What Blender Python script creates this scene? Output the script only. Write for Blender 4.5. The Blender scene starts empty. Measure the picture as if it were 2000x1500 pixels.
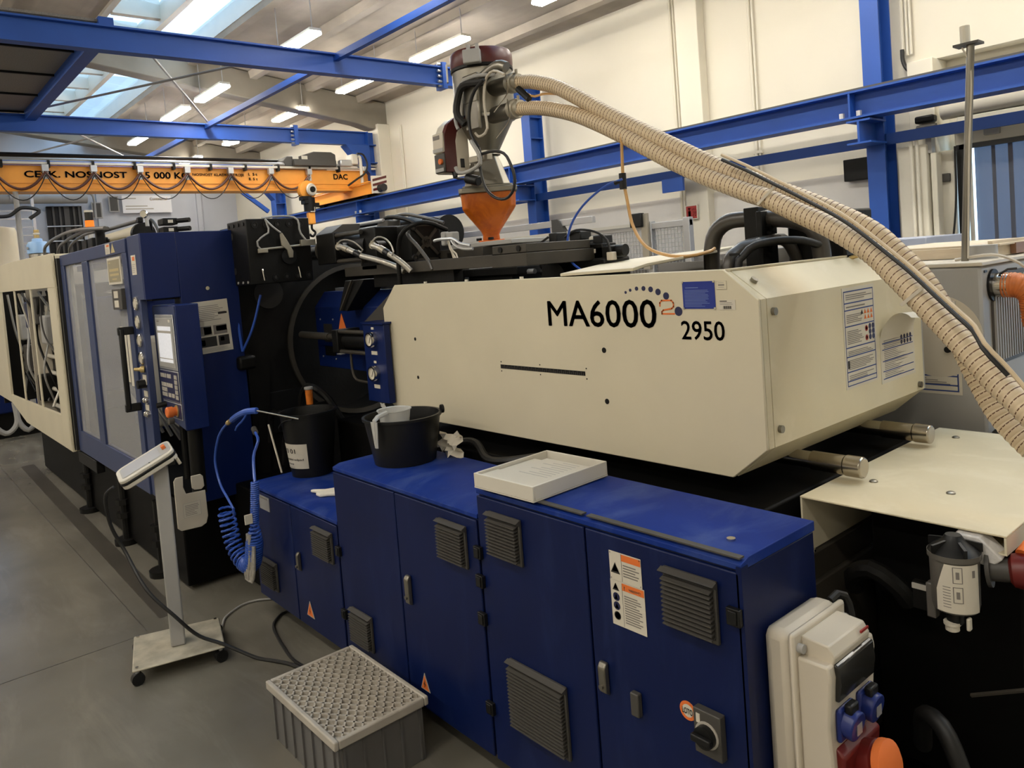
import bpy, math, random
from mathutils import Vector, Matrix
random.seed(7)
C = bpy.context.scene.collection
scn = bpy.context.scene
PI = math.pi
# ---------------------------------------------------------------- camera, world, exposure
cam = bpy.data.objects.new('camera', bpy.data.cameras.new('camera')); C.objects.link(cam)
r_ = Vector((0.64135495, 0.7633051, -0.07764764)); d_ = Vector((-0.00928603, -0.09347335, -0.99557848)); f_ = Vector((-0.76718811, 0.63924022, -0.05286152))
M = Matrix((r_, -d_, -f_)).transposed().to_4x4(); M.translation = Vector((0, 0, 1.9)); cam.matrix_world = M
cam.data.sensor_width = 36; cam.data.sensor_fit = 'HORIZONTAL'; cam.data.lens = 36 * 1506.8 / 2000
cam.data.shift_x = 0.007; cam.data.shift_y = -0.081; cam.data.clip_end = 200; cam.data.clip_start = 0.02
scn.camera = cam
w = bpy.data.worlds.new('sky'); scn.world = w; w.use_nodes = True
w.node_tree.nodes['Background'].inputs[0].default_value = (0.5, 0.74, 1.0, 1); w.node_tree.nodes['Background'].inputs[1].default_value = 1.3
scn.view_settings.view_transform = 'Standard'; scn.view_settings.look = 'None'; scn.view_settings.gamma = 1; scn.view_settings.use_curve_mapping = False
scn.view_settings.exposure = 1.85
LAMP = 17.0
# ---------------------------------------------------------------- materials
def mat(name, col, rough=.5, metal=0., var=.08, scale=3., bump=0., streak=None, emit=0., spec=.5, alpha=1., bscale=None):
    m = bpy.data.materials.new(name); m.use_nodes = True; nt = m.node_tree; N = nt.nodes; L = nt.links
    b = N['Principled BSDF']; c = tuple(col) + (1,)
    b.inputs['Roughness'].default_value = rough; b.inputs['Metallic'].default_value = metal; b.inputs['Specular IOR Level'].default_value = spec
    b.inputs['Alpha'].default_value = alpha
    if emit:
        b.inputs['Emission Color'].default_value = c; b.inputs['Emission Strength'].default_value = emit
    if var or streak or bump:
        tc = N.new('ShaderNodeTexCoord'); n = N.new('ShaderNodeTexNoise'); n.inputs['Scale'].default_value = scale; n.inputs['Detail'].default_value = 5
        L.new(tc.outputs['Object'], n.inputs['Vector'])
        rp = N.new('ShaderNodeValToRGB'); rp.color_ramp.elements[0].position = .3; rp.color_ramp.elements[1].position = .7
        rp.color_ramp.elements[0].color = tuple(v * (1 - var) for v in col) + (1,); rp.color_ramp.elements[1].color = tuple(min(1, v * (1 + var)) for v in col) + (1,)
        L.new(n.outputs['Fac'], rp.inputs['Fac']); out = rp.outputs['Color']
        if streak:
            sc, amt, scol, lo, hi = streak
            mp = N.new('ShaderNodeMapping'); mp.inputs['Scale'].default_value = sc; L.new(tc.outputs['Object'], mp.inputs['Vector'])
            n2 = N.new('ShaderNodeTexNoise'); n2.inputs['Scale'].default_value = 1; n2.inputs['Detail'].default_value = 7; n2.inputs['Roughness'].default_value = .65; n2.inputs['Distortion'].default_value = .6
            L.new(mp.outputs['Vector'], n2.inputs['Vector'])
            r2 = N.new('ShaderNodeMapRange'); r2.inputs['From Min'].default_value = lo; r2.inputs['From Max'].default_value = hi; r2.inputs['To Max'].default_value = amt
            L.new(n2.outputs['Fac'], r2.inputs['Value'])
            mx = N.new('ShaderNodeMix'); mx.data_type = 'RGBA'; L.new(r2.outputs['Result'], mx.inputs['Factor']); L.new(out, mx.inputs['A']); mx.inputs['B'].default_value = tuple(scol) + (1,)
            out = mx.outputs['Result']
        L.new(out, b.inputs['Base Color'])
        if bump:
            bn = N.new('ShaderNodeTexNoise'); bn.inputs['Scale'].default_value = bscale or scale * 8; bn.inputs['Detail'].default_value = 4; L.new(tc.outputs['Object'], bn.inputs['Vector'])
            bp = N.new('ShaderNodeBump'); bp.inputs['Strength'].default_value = bump; bp.inputs['Distance'].default_value = .01; L.new(bn.outputs['Fac'], bp.inputs['Height']); L.new(bp.outputs['Normal'], b.inputs['Normal'])
    else:
        b.inputs['Base Color'].default_value = c
    return m
def clearmat(name, tint, trans, haze, rough=.05, gloss=.12):
    m = bpy.data.materials.new(name); m.use_nodes = True; nt = m.node_tree; N = nt.nodes; L = nt.links; N.remove(N['Principled BSDF'])
    t = N.new('ShaderNodeBsdfTransparent'); t.inputs[0].default_value = tuple(trans) + (1,)
    d = N.new('ShaderNodeBsdfDiffuse'); d.inputs[0].default_value = tuple(tint) + (1,)
    g = N.new('ShaderNodeBsdfGlossy'); g.inputs['Roughness'].default_value = rough
    tc = N.new('ShaderNodeTexCoord'); n = N.new('ShaderNodeTexNoise'); n.inputs['Scale'].default_value = 1.5; L.new(tc.outputs['Object'], n.inputs['Vector'])
    mr = N.new('ShaderNodeMapRange'); mr.inputs['To Min'].default_value = haze * .85; mr.inputs['To Max'].default_value = min(1, haze * 1.15); L.new(n.outputs['Fac'], mr.inputs['Value'])
    m1 = N.new('ShaderNodeMixShader'); L.new(mr.outputs['Result'], m1.inputs[0]); L.new(t.outputs[0], m1.inputs[1]); L.new(d.outputs[0], m1.inputs[2])
    lw = N.new('ShaderNodeLayerWeight'); lw.inputs[0].default_value = .35
    mm = N.new('ShaderNodeMath'); mm.operation = 'MULTIPLY'; mm.inputs[1].default_value = gloss * 3; L.new(lw.outputs['Fresnel'], mm.inputs[0])
    m2 = N.new('ShaderNodeMixShader'); L.new(mm.outputs[0], m2.inputs[0]); L.new(m1.outputs[0], m2.inputs[1]); L.new(g.outputs[0], m2.inputs[2])
    L.new(m2.outputs[0], N['Material Output'].inputs[0]); return m
CREAM = mat('cream sheet metal', (.64, .575, .42), .42, var=.05, scale=2)
CREAMTOP = mat('cream dusty sheet metal', (.64, .565, .385), .5, var=.06, scale=3, streak=((5, 3, 5), .35, (.8, .73, .58), .55, .72))
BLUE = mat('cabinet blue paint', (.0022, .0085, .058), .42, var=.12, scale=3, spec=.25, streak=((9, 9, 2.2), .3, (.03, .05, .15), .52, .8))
BLUETOP = mat('worn blue paint lit from above', (.008, .029, .2), .5, var=.12, scale=3, spec=.12, streak=((6, 3, 6), .6, (.07, .11, .28), .46, .72))  # lighter copy of the cabinet blue: top light put into the colour, plus scuffs
GBLUE = mat('guard blue paint', (.0018, .0115, .083), .4, var=.1, spec=.3, scale=2, streak=((3, 3, 1), .2, (.04, .06, .18), .5, .8))
FRAMEBLUE = mat('door frame blue grey paint', (.03, .045, .12), .35, var=.08)
STEELBLUE = mat('steelwork blue paint', (.011, .07, .34), .5, var=.08, scale=2)
BLACK = mat('black machine steel', (.006, .0056, .005), .45, var=.3, scale=5, bump=.1, spec=.25)
BLACKLOW = mat('shaded black casting', (.003, .0028, .0025), .5, var=.3, scale=5, spec=.1)  # darker copy of the black steel, shade of the low parts in its colour
BLACKP = mat('black plastic', (.007, .007, .007), .4, var=.1, spec=.35)
RUBBER = mat('black rubber', (.012, .0115, .011), .5, var=.15)
DKBROWN = mat('dark oiled steel', (.05, .043, .033), .5, metal=.2, var=.2, scale=6)
DARKGREY = mat('dark grey louvre plastic', (.06, .055, .048), .5, var=.08)
GREY = mat('grey sheet metal', (.36, .35, .33), .45, var=.06)
GREYPL = mat('grey crate plastic', (.12, .115, .11), .5, var=.1)
LIDGREY = mat('light grey crate lid', (.43, .39, .33), .5, var=.12, scale=8)
STEEL = mat('stainless steel', (.25, .23, .19), .36, metal=.85, var=.1, scale=4)
CHROME = mat('chrome', (.62, .6, .56), .16, metal=1., var=.03)
ZINC = mat('zinc bracket', (.42, .38, .3), .4, metal=.5, var=.15)
ALU = mat('aluminium profile', (.5, .5, .5), .35, metal=.6, var=.06)
WHITE = mat('white plastic', (.64, .6, .51), .35, var=.03)
OFFWHITE = mat('off white enclosure plastic', (.58, .52, .42), .4, var=.03)
PAPER = mat('white paper', (.62, .57, .47), .7, var=.03)
INK = mat('black ink', (.02, .018, .016), .6, var=0)
INKG = mat('grey ink', (.2, .18, .16), .6, var=0)
INKL = mat('pale grey ink', (.42, .39, .34), .6, var=0)
INKB = mat('blue ink', (.03, .06, .22), .6, var=0)
INKO = mat('orange ink', (.75, .17, .03), .6, var=0)
INKR = mat('red ink', (.3, .02, .015), .6, var=0)
NAVY = mat('navy print', (.012, .014, .06), .5, var=0)
ORANGE = mat('crane orange paint', (.9, .37, .05), .5, var=.08, scale=2)
AMBER = mat('orange translucent hopper', (.55, .13, .008), .35, var=.2, scale=6, streak=((8, 8, 5), .6, (.3, .05, .004), .45, .6))
MAROON = mat('maroon plastic', (.085, .012, .01), .35, var=.1)
WALL = mat('cream plaster', (.73, .685, .57), .8, var=.03, scale=.8)
WALLG = mat('bluish white cladding', (.55, .57, .62), .7, var=.05, scale=1)
CONC = mat('roof concrete', (.42, .37, .3), .8, var=.15, scale=1.5, streak=((.3, 3, 3), .4, (.25, .21, .17), .5, .75))
CONCD = mat('concrete beam', (.27, .24, .19), .8, var=.12, scale=2)
HOSE = mat('cream suction hose', (.62, .49, .32), .4, var=.05)
COPPER = mat('brown spiral wire', (.12, .05, .02), .5, var=.1)
HOSEO = mat('orange silicone hose', (.6, .17, .04), .45, var=.12, scale=20)
PBLUE = mat('blue polyurethane tube', (.03, .09, .42), .3, var=.08)
LAMPM = mat('lit fluorescent diffuser', (1, .95, .86), .5, var=0, emit=LAMP)
BRASS = mat('brass', (.6, .45, .2), .3, metal=.7, var=.1)
RED = mat('red plastic', (.13, .008, .006), .4, var=.08)
BSOCK = mat('blue socket plastic', (.012, .025, .16), .35, var=.08)
SMOKE = mat('smoked window', (.02, .019, .017), .15, var=.05)
GLASS = clearmat('scratched polycarbonate with painted haze', (.72, .71, .7), (.93, .94, .96), .24, .08, .03)  # pale haze in the panes stands in for bright light inside the guard
SKYG = clearmat('rooflight glazing', (.85, .9, 1), (.85, .93, 1), .25, .1)
STRIP = clearmat('pvc strip curtain', (.16, .165, .19), (.42, .45, .52), .62, .05)
BOWL = clearmat('milky plastic', (.75, .74, .7), (.9, .9, .9), .55, .15)
AMBERL = mat('lit amber lens', (.85, .16, .01), .3, var=0, emit=.25)
SCREEN = mat('lit display', (.75, .76, .8), .3, var=.06, scale=60, emit=.1)
TABTOP = mat('dusty cream plate', (.65, .57, .39), .45, var=.06, scale=3, streak=((4, 4, 4), .3, (.8, .73, .56), .5, .62))
FLOORM = mat('polished concrete floor', (.15, .138, .112), .27, var=.22, scale=1.2, bump=.03, streak=((1.2, 5, 1), .5, (.27, .245, .2), .5, .8), bscale=3)
# ---------------------------------------------------------------- mesh helpers
class MB:
    def __init__(s): s.v = []; s.f = []
    def add(s, vs, fs):
        o = len(s.v); s.v += [tuple(p) for p in vs]; s.f += [tuple(i + o for i in f) for f in fs]; return s
    def box(s, x0, x1, y0, y1, z0, z1):
        return s.add([(x0, y0, z0), (x1, y0, z0), (x1, y1, z0), (x0, y1, z0), (x0, y0, z1), (x1, y0, z1), (x1, y1, z1), (x0, y1, z1)],
                     [(0, 3, 2, 1), (4, 5, 6, 7), (0, 1, 5, 4), (1, 2, 6, 5), (2, 3, 7, 6), (3, 0, 4, 7)])
    def obox(s, o, a, b, c):
        o, a, b, c = map(Vector, (o, a, b, c))
        if a.cross(b).dot(c) < 0: a, b = b, a
        return s.add([o, o + a, o + a + b, o + b, o + c, o + a + c, o + a + b + c, o + b + c], [(0, 3, 2, 1), (4, 5, 6, 7), (0, 1, 5, 4), (1, 2, 6, 5), (2, 3, 7, 6), (3, 0, 4, 7)])
    def quad(s, a, b, c, d): return s.add([a, b, c, d], [(0, 1, 2, 3)])
    def prism(s, pts, ext):
        pts = [Vector(p) for p in pts]; e = Vector(ext); n = len(pts)
        nn = sum(((pts[i] - pts[0]).cross(pts[(i + 1) % n] - pts[0]) for i in range(1, n - 1)), Vector())
        if nn.dot(e) > 0: pts = pts[::-1]
        return s.add(pts + [p + e for p in pts], [tuple(range(n)), tuple(range(2 * n - 1, n - 1, -1))] + [(i, i + n, (i + 1) % n + n, (i + 1) % n) for i in range(n)])
    def cyl(s, p0, p1, r, n=20, r1=None):
        p0, p1 = Vector(p0), Vector(p1); d = (p1 - p0).normalized(); u = d.orthogonal().normalized(); v = d.cross(u); r1 = r if r1 is None else r1
        vs = [p0 + (u * math.cos(2 * PI * i / n) + v * math.sin(2 * PI * i / n)) * r for i in range(n)] + [p1 + (u * math.cos(2 * PI * i / n) + v * math.sin(2 * PI * i / n)) * r1 for i in range(n)]
        return s.add(vs, [tuple(range(n - 1, -1, -1)), tuple(range(n, 2 * n))] + [(i, (i + 1) % n, (i + 1) % n + n, i + n) for i in range(n)])
    def lathe(s, prof, c, axis=(0, 0, 1), n=32, caps=True):
        c = Vector(c); d = Vector(axis).normalized(); u = d.orthogonal().normalized(); v = d.cross(u); vs = []
        for r, h in prof: vs += [c + d * h + (u * math.cos(2 * PI * i / n) + v * math.sin(2 * PI * i / n)) * r for i in range(n)]
        fs = [(j * n + i, j * n + (i + 1) % n, (j + 1) * n + (i + 1) % n, (j + 1) * n + i) for j in range(len(prof) - 1) for i in range(n)]
        if caps: fs += [tuple(range(n - 1, -1, -1)), tuple(range((len(prof) - 1) * n, len(prof) * n))]
        return s.add(vs, fs)
    def tube(s, pts, r, n=10, smooth=True, step=.03, rf=None, caps=True):
        P = path(pts, step) if smooth else [Vector(p) for p in pts]
        F = frames(P); vs = []; L = 0
        for i, (p, (t, u, v)) in enumerate(zip(P, F)):
            if i: L += (p - P[i - 1]).length
            rr = rf(L, i) if rf else r
            vs += [p + (u * math.cos(2 * PI * k / n) + v * math.sin(2 * PI * k / n)) * rr for k in range(n)]
        m = len(P); fs = [(j * n + k, j * n + (k + 1) % n, (j + 1) * n + (k + 1) % n, (j + 1) * n + k) for j in range(m - 1) for k in range(n)]
        if caps: fs += [tuple(range(n - 1, -1, -1)), tuple(range((m - 1) * n, m * n))]
        return s.add(vs, fs)
def path(pts, step):
    P = [Vector(p) for p in pts]
    if len(P) == 2: dense = [P[0].lerp(P[1], i / 8) for i in range(9)]
    else:
        Q = [2 * P[0] - P[1]] + P + [2 * P[-1] - P[-2]]; dense = []
        for i in range(1, len(Q) - 2):
            a, b, c, d = Q[i - 1:i + 3]
            for k in range(10):
                t = k / 10; dense.append(.5 * (2 * b + (c - a) * t + (2 * a - 5 * b + 4 * c - d) * t * t + (3 * b - a - 3 * c + d) * t ** 3))
        dense.append(P[-1])
    out = [dense[0]]; acc = 0
    tot = sum((dense[i + 1] - dense[i]).length for i in range(len(dense) - 1)); n = max(2, round(tot / step)); st = tot / n; need = st
    for i in range(len(dense) - 1):
        a, b = dense[i], dense[i + 1]; l = (b - a).length
        if l < 1e-9: continue
        while acc + l >= need - 1e-9 and len(out) < n: out.append(a.lerp(b, (need - acc) / l)); need += st
        acc += l
    out.append(dense[-1]); return out
def frames(P):
    F = []; u = None
    for i in range(len(P)):
        t = (P[min(i + 1, len(P) - 1)] - P[max(i - 1, 0)]).normalized()
        u = t.orthogonal().normalized() if u is None else (u - t * u.dot(t)).normalized()
        F.append((t, u, t.cross(u)))
    return F
W = {}
def obj(name, mb, m, parent=None, bevel=0, kind=None, label=None, seg=2, loc=None):
    me = bpy.data.meshes.new(name); me.from_pydata(mb.v, [], mb.f); me.validate()
    return objm(name, me, m, parent, bevel, kind, label, seg)
def objm(name, me, m, parent=None, bevel=0, kind=None, label=None, seg=2):
    me.materials.clear(); me.materials.append(m)
    me.polygons.foreach_set('use_smooth', [True] * len(me.polygons)); me.set_sharp_from_angle(angle=.6)
    o = bpy.data.objects.new(name, me); C.objects.link(o); W[o.name] = Vector((0, 0, 0))
    if parent: o.parent = parent; o.location = -W[parent.name]
    if bevel:
        b = o.modifiers.new('bevel', 'BEVEL'); b.width = bevel; b.segments = seg; b.limit_method = 'ANGLE'; b.angle_limit = .6; b.harden_normals = False
    if kind: o['kind'] = kind
    if label: o['label'] = label
    return o
def tag(o, label, cat, group=None):
    o['label'] = label; o['category'] = cat
    if group: o['group'] = group
    return o
def thing(name, label, cat, loc, group=None):
    o = bpy.data.objects.new(name, None); C.objects.link(o); o.location = loc; o.empty_display_size = .1; W[o.name] = Vector(loc)
    return tag(o, label, cat, group)
def copy(o, parent, off):                     # copy of a part, moved
    c = o.copy(); C.objects.link(c); W[c.name] = W[o.name] + Vector(off); c.parent = parent
    c.location = W[c.name] - W[parent.name]; return c
def bx(name, m, parent, x0, x1, y0, y1, z0, z1, bevel=0, kind=None, label=None): return obj(name, MB().box(x0, x1, y0, y1, z0, z1), m, parent, bevel, kind, label)
def cy(name, m, parent, p0, p1, r, n=20, r1=None, bevel=0, label=None): return obj(name, MB().cyl(p0, p1, r, n, r1), m, parent, bevel, None, label)
def tb(name, m, parent, pts, r, n=8, step=.03, smooth=True, label=None): return obj(name, MB().tube(pts, r, n, smooth, step), m, parent, 0, None, label)
def text(s, o, u, v, m, parent, name='lettering', off=.001, bold=.012):
    cu = bpy.data.curves.new('lettering', 'FONT'); cu.body = s; cu.size = 1;  cu.resolution_u = 3
    t = bpy.data.objects.new('lettering', cu); C.objects.link(t); bpy.context.view_layer.update()
    me = bpy.data.meshes.new_from_object(t); bpy.data.objects.remove(t); bpy.data.curves.remove(cu)
    if bold:
        V = [p.co.copy() for p in me.vertices]; F = [tuple(p.vertices) for p in me.polygons]; k = len(V); m2 = bpy.data.meshes.new('lettering')
        m2.from_pydata([p + Vector((dx, dy, 0)) for dx, dy in ((-bold, 0), (bold, 0), (0, bold), (0, -bold)) for p in V], [], [tuple(i + q * k for i in f) for q in range(4) for f in F]); bpy.data.meshes.remove(me); me = m2
    o, u, v = Vector(o), Vector(u), Vector(v); n = u.cross(v).normalized()
    xs = [p.co.x for p in me.vertices]; ys = [p.co.y for p in me.vertices]; x0, x1, y0, y1 = min(xs), max(xs), min(ys), max(ys)
    for p in me.vertices: p.co = o + u * ((p.co.x - x0) / (x1 - x0)) + v * ((p.co.y - y0) / (y1 - y0)) + n * off
    return objm(name, me, m, parent, kind='stuff')
def sheet(name, parent, o, u, v, paper, items, th=.0012, label=None, pname='print', kind=None):
    """a flat printed sheet: paper slab and its print, each ink one part"""
    o, u, v = Vector(o), Vector(u), Vector(v); n = u.cross(v).normalized()
    p = obj(name, MB().obox(o, u, v, n * th), paper, parent, label=label)
    by = {}
    for it in items: by.setdefault(it[1].name, (it[1], MB()))[1]; by[it[1].name][1] and put(by[it[1].name][1], it, o, u, v, n * (th + .0006))
    for mm, mb in by.values(): obj(pname, mb, mm, p, kind='stuff')
    return p
def put(mb, it, o, u, v, n):
    k = it[0]; q = lambda x, y: o + u * x + v * y + n
    if k == 'r': _, _, a, b, c, d = it; mb.quad(q(a, b), q(c, b), q(c, d), q(a, d))
    elif k == 't':
        _, _, x, y, r = it; a = u.length / v.length; mb.add([q(x - r, y - r * a * .8), q(x + r, y - r * a * .8), q(x, y + r * a)], [(0, 1, 2)])
    elif k == 'c':
        _, _, x, y, r = it; a = u.length / v.length; mb.add([q(x + r * math.cos(i * PI / 8), y + r * a * math.sin(i * PI / 8)) for i in range(16)], [tuple(range(16))])
    elif k == 'p': mb.add([q(x, y) for x, y in it[2]], [tuple(range(len(it[2])))])
def lines(m, x0, x1, y0, y1, n, fill=.45, ragged=.4):
    out = []; st = (y1 - y0) / n
    for i in range(n): e = x1 - (x1 - x0) * ragged * random.random(); out.append(('r', m, x0, y0 + i * st, e, y0 + i * st + st * fill))
    return out
def struct(o): o['kind'] = 'structure'; return o
# ---------------------------------------------------------------- the hall
STAIN = mat('worn floor stripe', (.07, .062, .05), .35, var=.2)
fl = struct(bx('floor', FLOORM, None, -24, 5, -8, 9.9, -.2, 0))
obj('floor_joint', MB().obox((-4.56, -3, -.001), (.006, 0, 0), (0, 4.05, 0), (0, 0, .002)), STAIN, fl)
obj('floor_joint', MB().obox((-16, 1.05, -.001), (11.4, 0, 0), (0, .005, 0), (0, 0, .002)), STAIN, fl)
obj('worn_stripe', MB().quad((-10.2, 1.22, .0015), (-4.7, 1.15, .0015), (-4.7, 1.26, .0015), (-10.2, 1.35, .0015)), STAIN, fl)
zc = lambda y: 5.6 + (9.35 - y) * .13
ce = bpy.data.objects.new('ceiling', None); C.objects.link(ce); W[ce.name] = Vector((0, 0, 0)); ce['kind'] = 'structure'
def roofpanel(y0, y1):
    h = .1
    obj('roof_panel', MB().prism([(-24, y0 + .01, zc(y0)), (-24, y1 - .01, zc(y1)), (-24, y1 - .01, zc(y1) + .12), (-24, y0 + .01, zc(y0) + .12)], (29, 0, 0)), CONC, ce)
    obj('roof_rib', MB().prism([(-24, y0 - .07, zc(y0) - .14), (-24, y0 + .07, zc(y0) - .15), (-24, y0 + .1, zc(y0)), (-24, y0 - .1, zc(y0))], (29, 0, 0)), CONC, ce)
for i in range(4): roofpanel(9.9 - 1.18 * (i + 1), 9.9 - 1.18 * i)
for i in range(4): roofpanel(3.43 - 1.27 * (i + 1), 3.43 - 1.27 * i)
obj('roof_panel', MB().prism([(-24, -8, 5.6), (-24, -1.65, zc(-1.65)), (-24, -1.65, zc(-1.65) + .12), (-24, -8, 5.72)], (29, 0, 0)), CONC, ce)
# rooflights: white kerbs, cross bars and panes
for y in (3.45, 4.28, 5.13): obj('rooflight_kerb', MB().box(-24, 5, y - .05, y + .05, zc(y) - .05, zc(y) + .3), WHITE, ce)
for i in range(22):
    x = -23.8 + i * 1.3
    obj('rooflight_bar', MB().box(x - .07, x + .07, 3.5, 4.23, zc(3.85) - .02, zc(3.85) + .28), WHITE, ce)
    obj('rooflight_pane', MB().quad((x + .05, 3.5, zc(3.5) + .25), (x + 1.25, 3.5, zc(3.5) + .25), (x + 1.25, 4.23, zc(4.23) + .25), (x + .05, 4.23, zc(4.23) + .25)), SKYG, ce)
    obj('rooflight_pane', MB().quad((x, 4.33, zc(4.33) + .25), (x + 1.29, 4.33, zc(4.33) + .25), (x + 1.29, 5.08, zc(5.08) + .25), (x, 5.08, zc(5.08) + .25)), SKYG, ce)
wb = struct(obj('wall_back', MB().box(-24, -3.72, 9.35, 9.6, 0, 6), WALL))
obj('upper_panel', MB().box(-3.72, 5, 9.35, 9.6, 3.75, 6), WALL, wb)
obj('recess_panel', MB().box(-3.8, -3.3, 9.6, 9.8, 0, 3.75), WALL, wb)
obj('lintel_panel', MB().box(-3.3, 5, 9.6, 9.8, 2.78, 3.75), WALL, wb)
obj('recess_panel', MB().box(1.5, 5, 9.6, 9.8, 0, 2.78), WALL, wb)
obj('skirt_band', MB().box(-14, -4.2, 9.325, 9.35, 0, 2.62), mat('lower wall paint', (.72, .69, .64), .7, var=.03), wb)
wl = struct(obj('wall_left', MB().box(-24.3, -24, 2.7, 9.9, 0, 8), WALLG)); obj('lower_panel', MB().box(-24.3, -24, -8, 2.7, 0, 3.4), WALLG, wl); obj('upper_panel', MB().box(-24.3, -24, -8, 2.7, 5.6, 8), WALLG, wl); obj('side_panel', MB().box(-24.3, -24, -8, .2, 3.4, 5.6), WALLG, wl)
w1 = struct(obj('window_1', MB().box(-24.2, -24.1, .2, .28, 3.4, 5.6).box(-24.2, -24.1, 2.62, 2.7, 3.4, 5.6).box(-24.2, -24.1, 1.42, 1.5, 3.4, 5.6).box(-24.2, -24.1, .2, 2.7, 5.52, 5.6).box(-24.2, -24.1, .2, 2.7, 3.4, 3.48), ALU)); obj('window_pane', MB().box(-24.16, -24.15, .28, 1.42, 3.48, 5.52), SKYG, w1); obj('window_pane', MB().box(-24.16, -24.15, 1.5, 2.62, 3.48, 5.52), SKYG, w1)
for y in (1.2, 2.6, 5.35, 8.1): obj('cladding_post', MB().box(-24.0, -23.9, y, y + .14, 0, 5.6), WALLG, wl)
struct(obj('wall_right', MB().box(5, 5.3, -8, 9.9, 0, 8), WALL)); struct(obj('wall_front', MB().box(-24, 5, -8.3, -8, 0, 8), WALL))
# wall pilasters and conduits
struct(obj('trim_1', MB().box(-6.8, -6.43, 9.18, 9.35, 0, 5.6), WALL, bevel=.01)); struct(obj('trim_2', MB().box(-15.2, -14.75, 9.05, 9.35, 0, 5.1), WALL, bevel=.01))
struct(obj('trim_3', MB().box(-3.72, -3.45, 9.2, 9.62, 0, 3.75), WALL, bevel=.01))
def conduit(x, z0, z1, y=9.32, lab='', g=None):
    t = thing('wall_conduit', lab, 'pipe', (x, y, z0)); obj('pipe', MB().cyl((x, y, z0), (x, y, z1), .022, 8).cyl((x + .055, y, z0), (x + .055, y, z1), .016, 8), WALL, t)
    for z in (z0 + .8, (z0 + z1) / 2): bx('clip', WALL, t, x - .04, x + .09, y - .02, y + .03, z, z + .04)
conduit(-6.98, 0.6, 5.5, lab='pair of cream conduits running up the wall left of the red fire sign'); conduit(-5.72, .6, 5.5, lab='pair of cream conduits on the wall between fire sign and right column')
conduit(-14.3, 2, 5.0, lab='thin cream conduits beside the far pilaster under the grey roof beam')
t = thing('wall_conduit', 'cream conduits ending in a black hose above the door recess', 'pipe', (-3.7, 9.3, 3.6))
obj('pipe', MB().cyl((-3.79, 9.3, 3.9), (-3.79, 9.3, 5.4), .022, 8).cyl((-3.74, 9.3, 3.85), (-3.74, 9.3, 5.4), .016, 8).cyl((-3.7, 9.3, 3.85), (-3.7, 9.3, 5.4), .016, 8), WALL, t)
tb('hose_end', RUBBER, t, [(-3.79, 9.28, 3.92), (-3.783, 9.27, 3.8), (-3.74, 9.25, 3.7), (-3.66, 9.25, 3.6), (-3.65, 9.3, 3.45)], .022, 10)
# concrete roof beams
for x in (-15.0, -22.0):
    t = obj('roof_beam', MB().prism([(x - .17, 9.36, 5.03), (x - .17, 8.95, 5.0), (x - .17, 8.6, 5.1), (x - .17, 0, 5.6 + (9.35) * .13 - .45), (x - .17, 0, zc(0)), (x - .17, 9.36, 5.58)], (.34, 0, 0)), CONCD, bevel=.02)
    tag(t, 'grey concrete roof beam above the nearer blue portal' if x > -16 else 'grey concrete roof beam farther off above the orange crane', 'beam')
# ---------------------------------------------------------------- blue steelwork
def ibeam(mb, a, b, up, h, wd, tf=.022, tw=.014):
    """I section from a to b (top centre line), web along up"""
    a, b, up = Vector(a), Vector(b), Vector(up).normalized(); d = (b - a); s = d.normalized().cross(up).normalized()
    mb.obox(a - s * wd / 2, d, s * wd, -up * tf); mb.obox(a - s * wd / 2 - up * (h - tf), d, s * wd, -up * tf); mb.obox(a - s * tw / 2 - up * tf, d, s * tw, -up * (h - 2 * tf)); return mb
def stiff(mb, p, d, up, h, wd): d = Vector(d).normalized(); up = Vector(up); s = d.cross(up).normalized(); p = Vector(p); mb.obox(p - s * wd / 2, d * .02, s * wd, -up * h); return mb
rb = thing('crane_runway_beam', 'long blue steel runway beam along the cream wall', 'beam', (-10, 8.6, 3.15))
obj('beam_section', ibeam(MB(), (-23.5, 8.6, 3.44), (4, 8.6, 3.44), (0, 0, 1), .3, .28), STEELBLUE, rb)
for x in (-14.95, -9.8, -4.05): obj('stiffener', stiff(MB(), (x, 8.6, 3.42), (1, 0, 0), (0, 0, 1), .27, .27), STEELBLUE, rb)
for x in (-14.95, -9.8, -4.05):
    for dx in (-.09, .1): obj('bolt', MB().cyl((x + dx, 8.5, 3.16), (x + dx, 8.5, 3.22), .03, 8), ALU, rb)
obj('rail_bar', MB().box(-23.5, 4, 8.57, 8.63, 3.44, 3.48), DARKGREY, rb)
sb = thing('wall_rail_beam', 'narrow blue beam below the crane runway beam', 'beam', (-8, 8.9, 2.85))
obj('beam_section', MB().box(-13.6, 3, 8.9, 8.95, 2.85, 2.97), STEELBLUE, sb)
obj('gusset', MB().box(-6.96, -6.6, 8.86, 8.9, 2.67, 2.86), STEELBLUE, sb)
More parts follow.
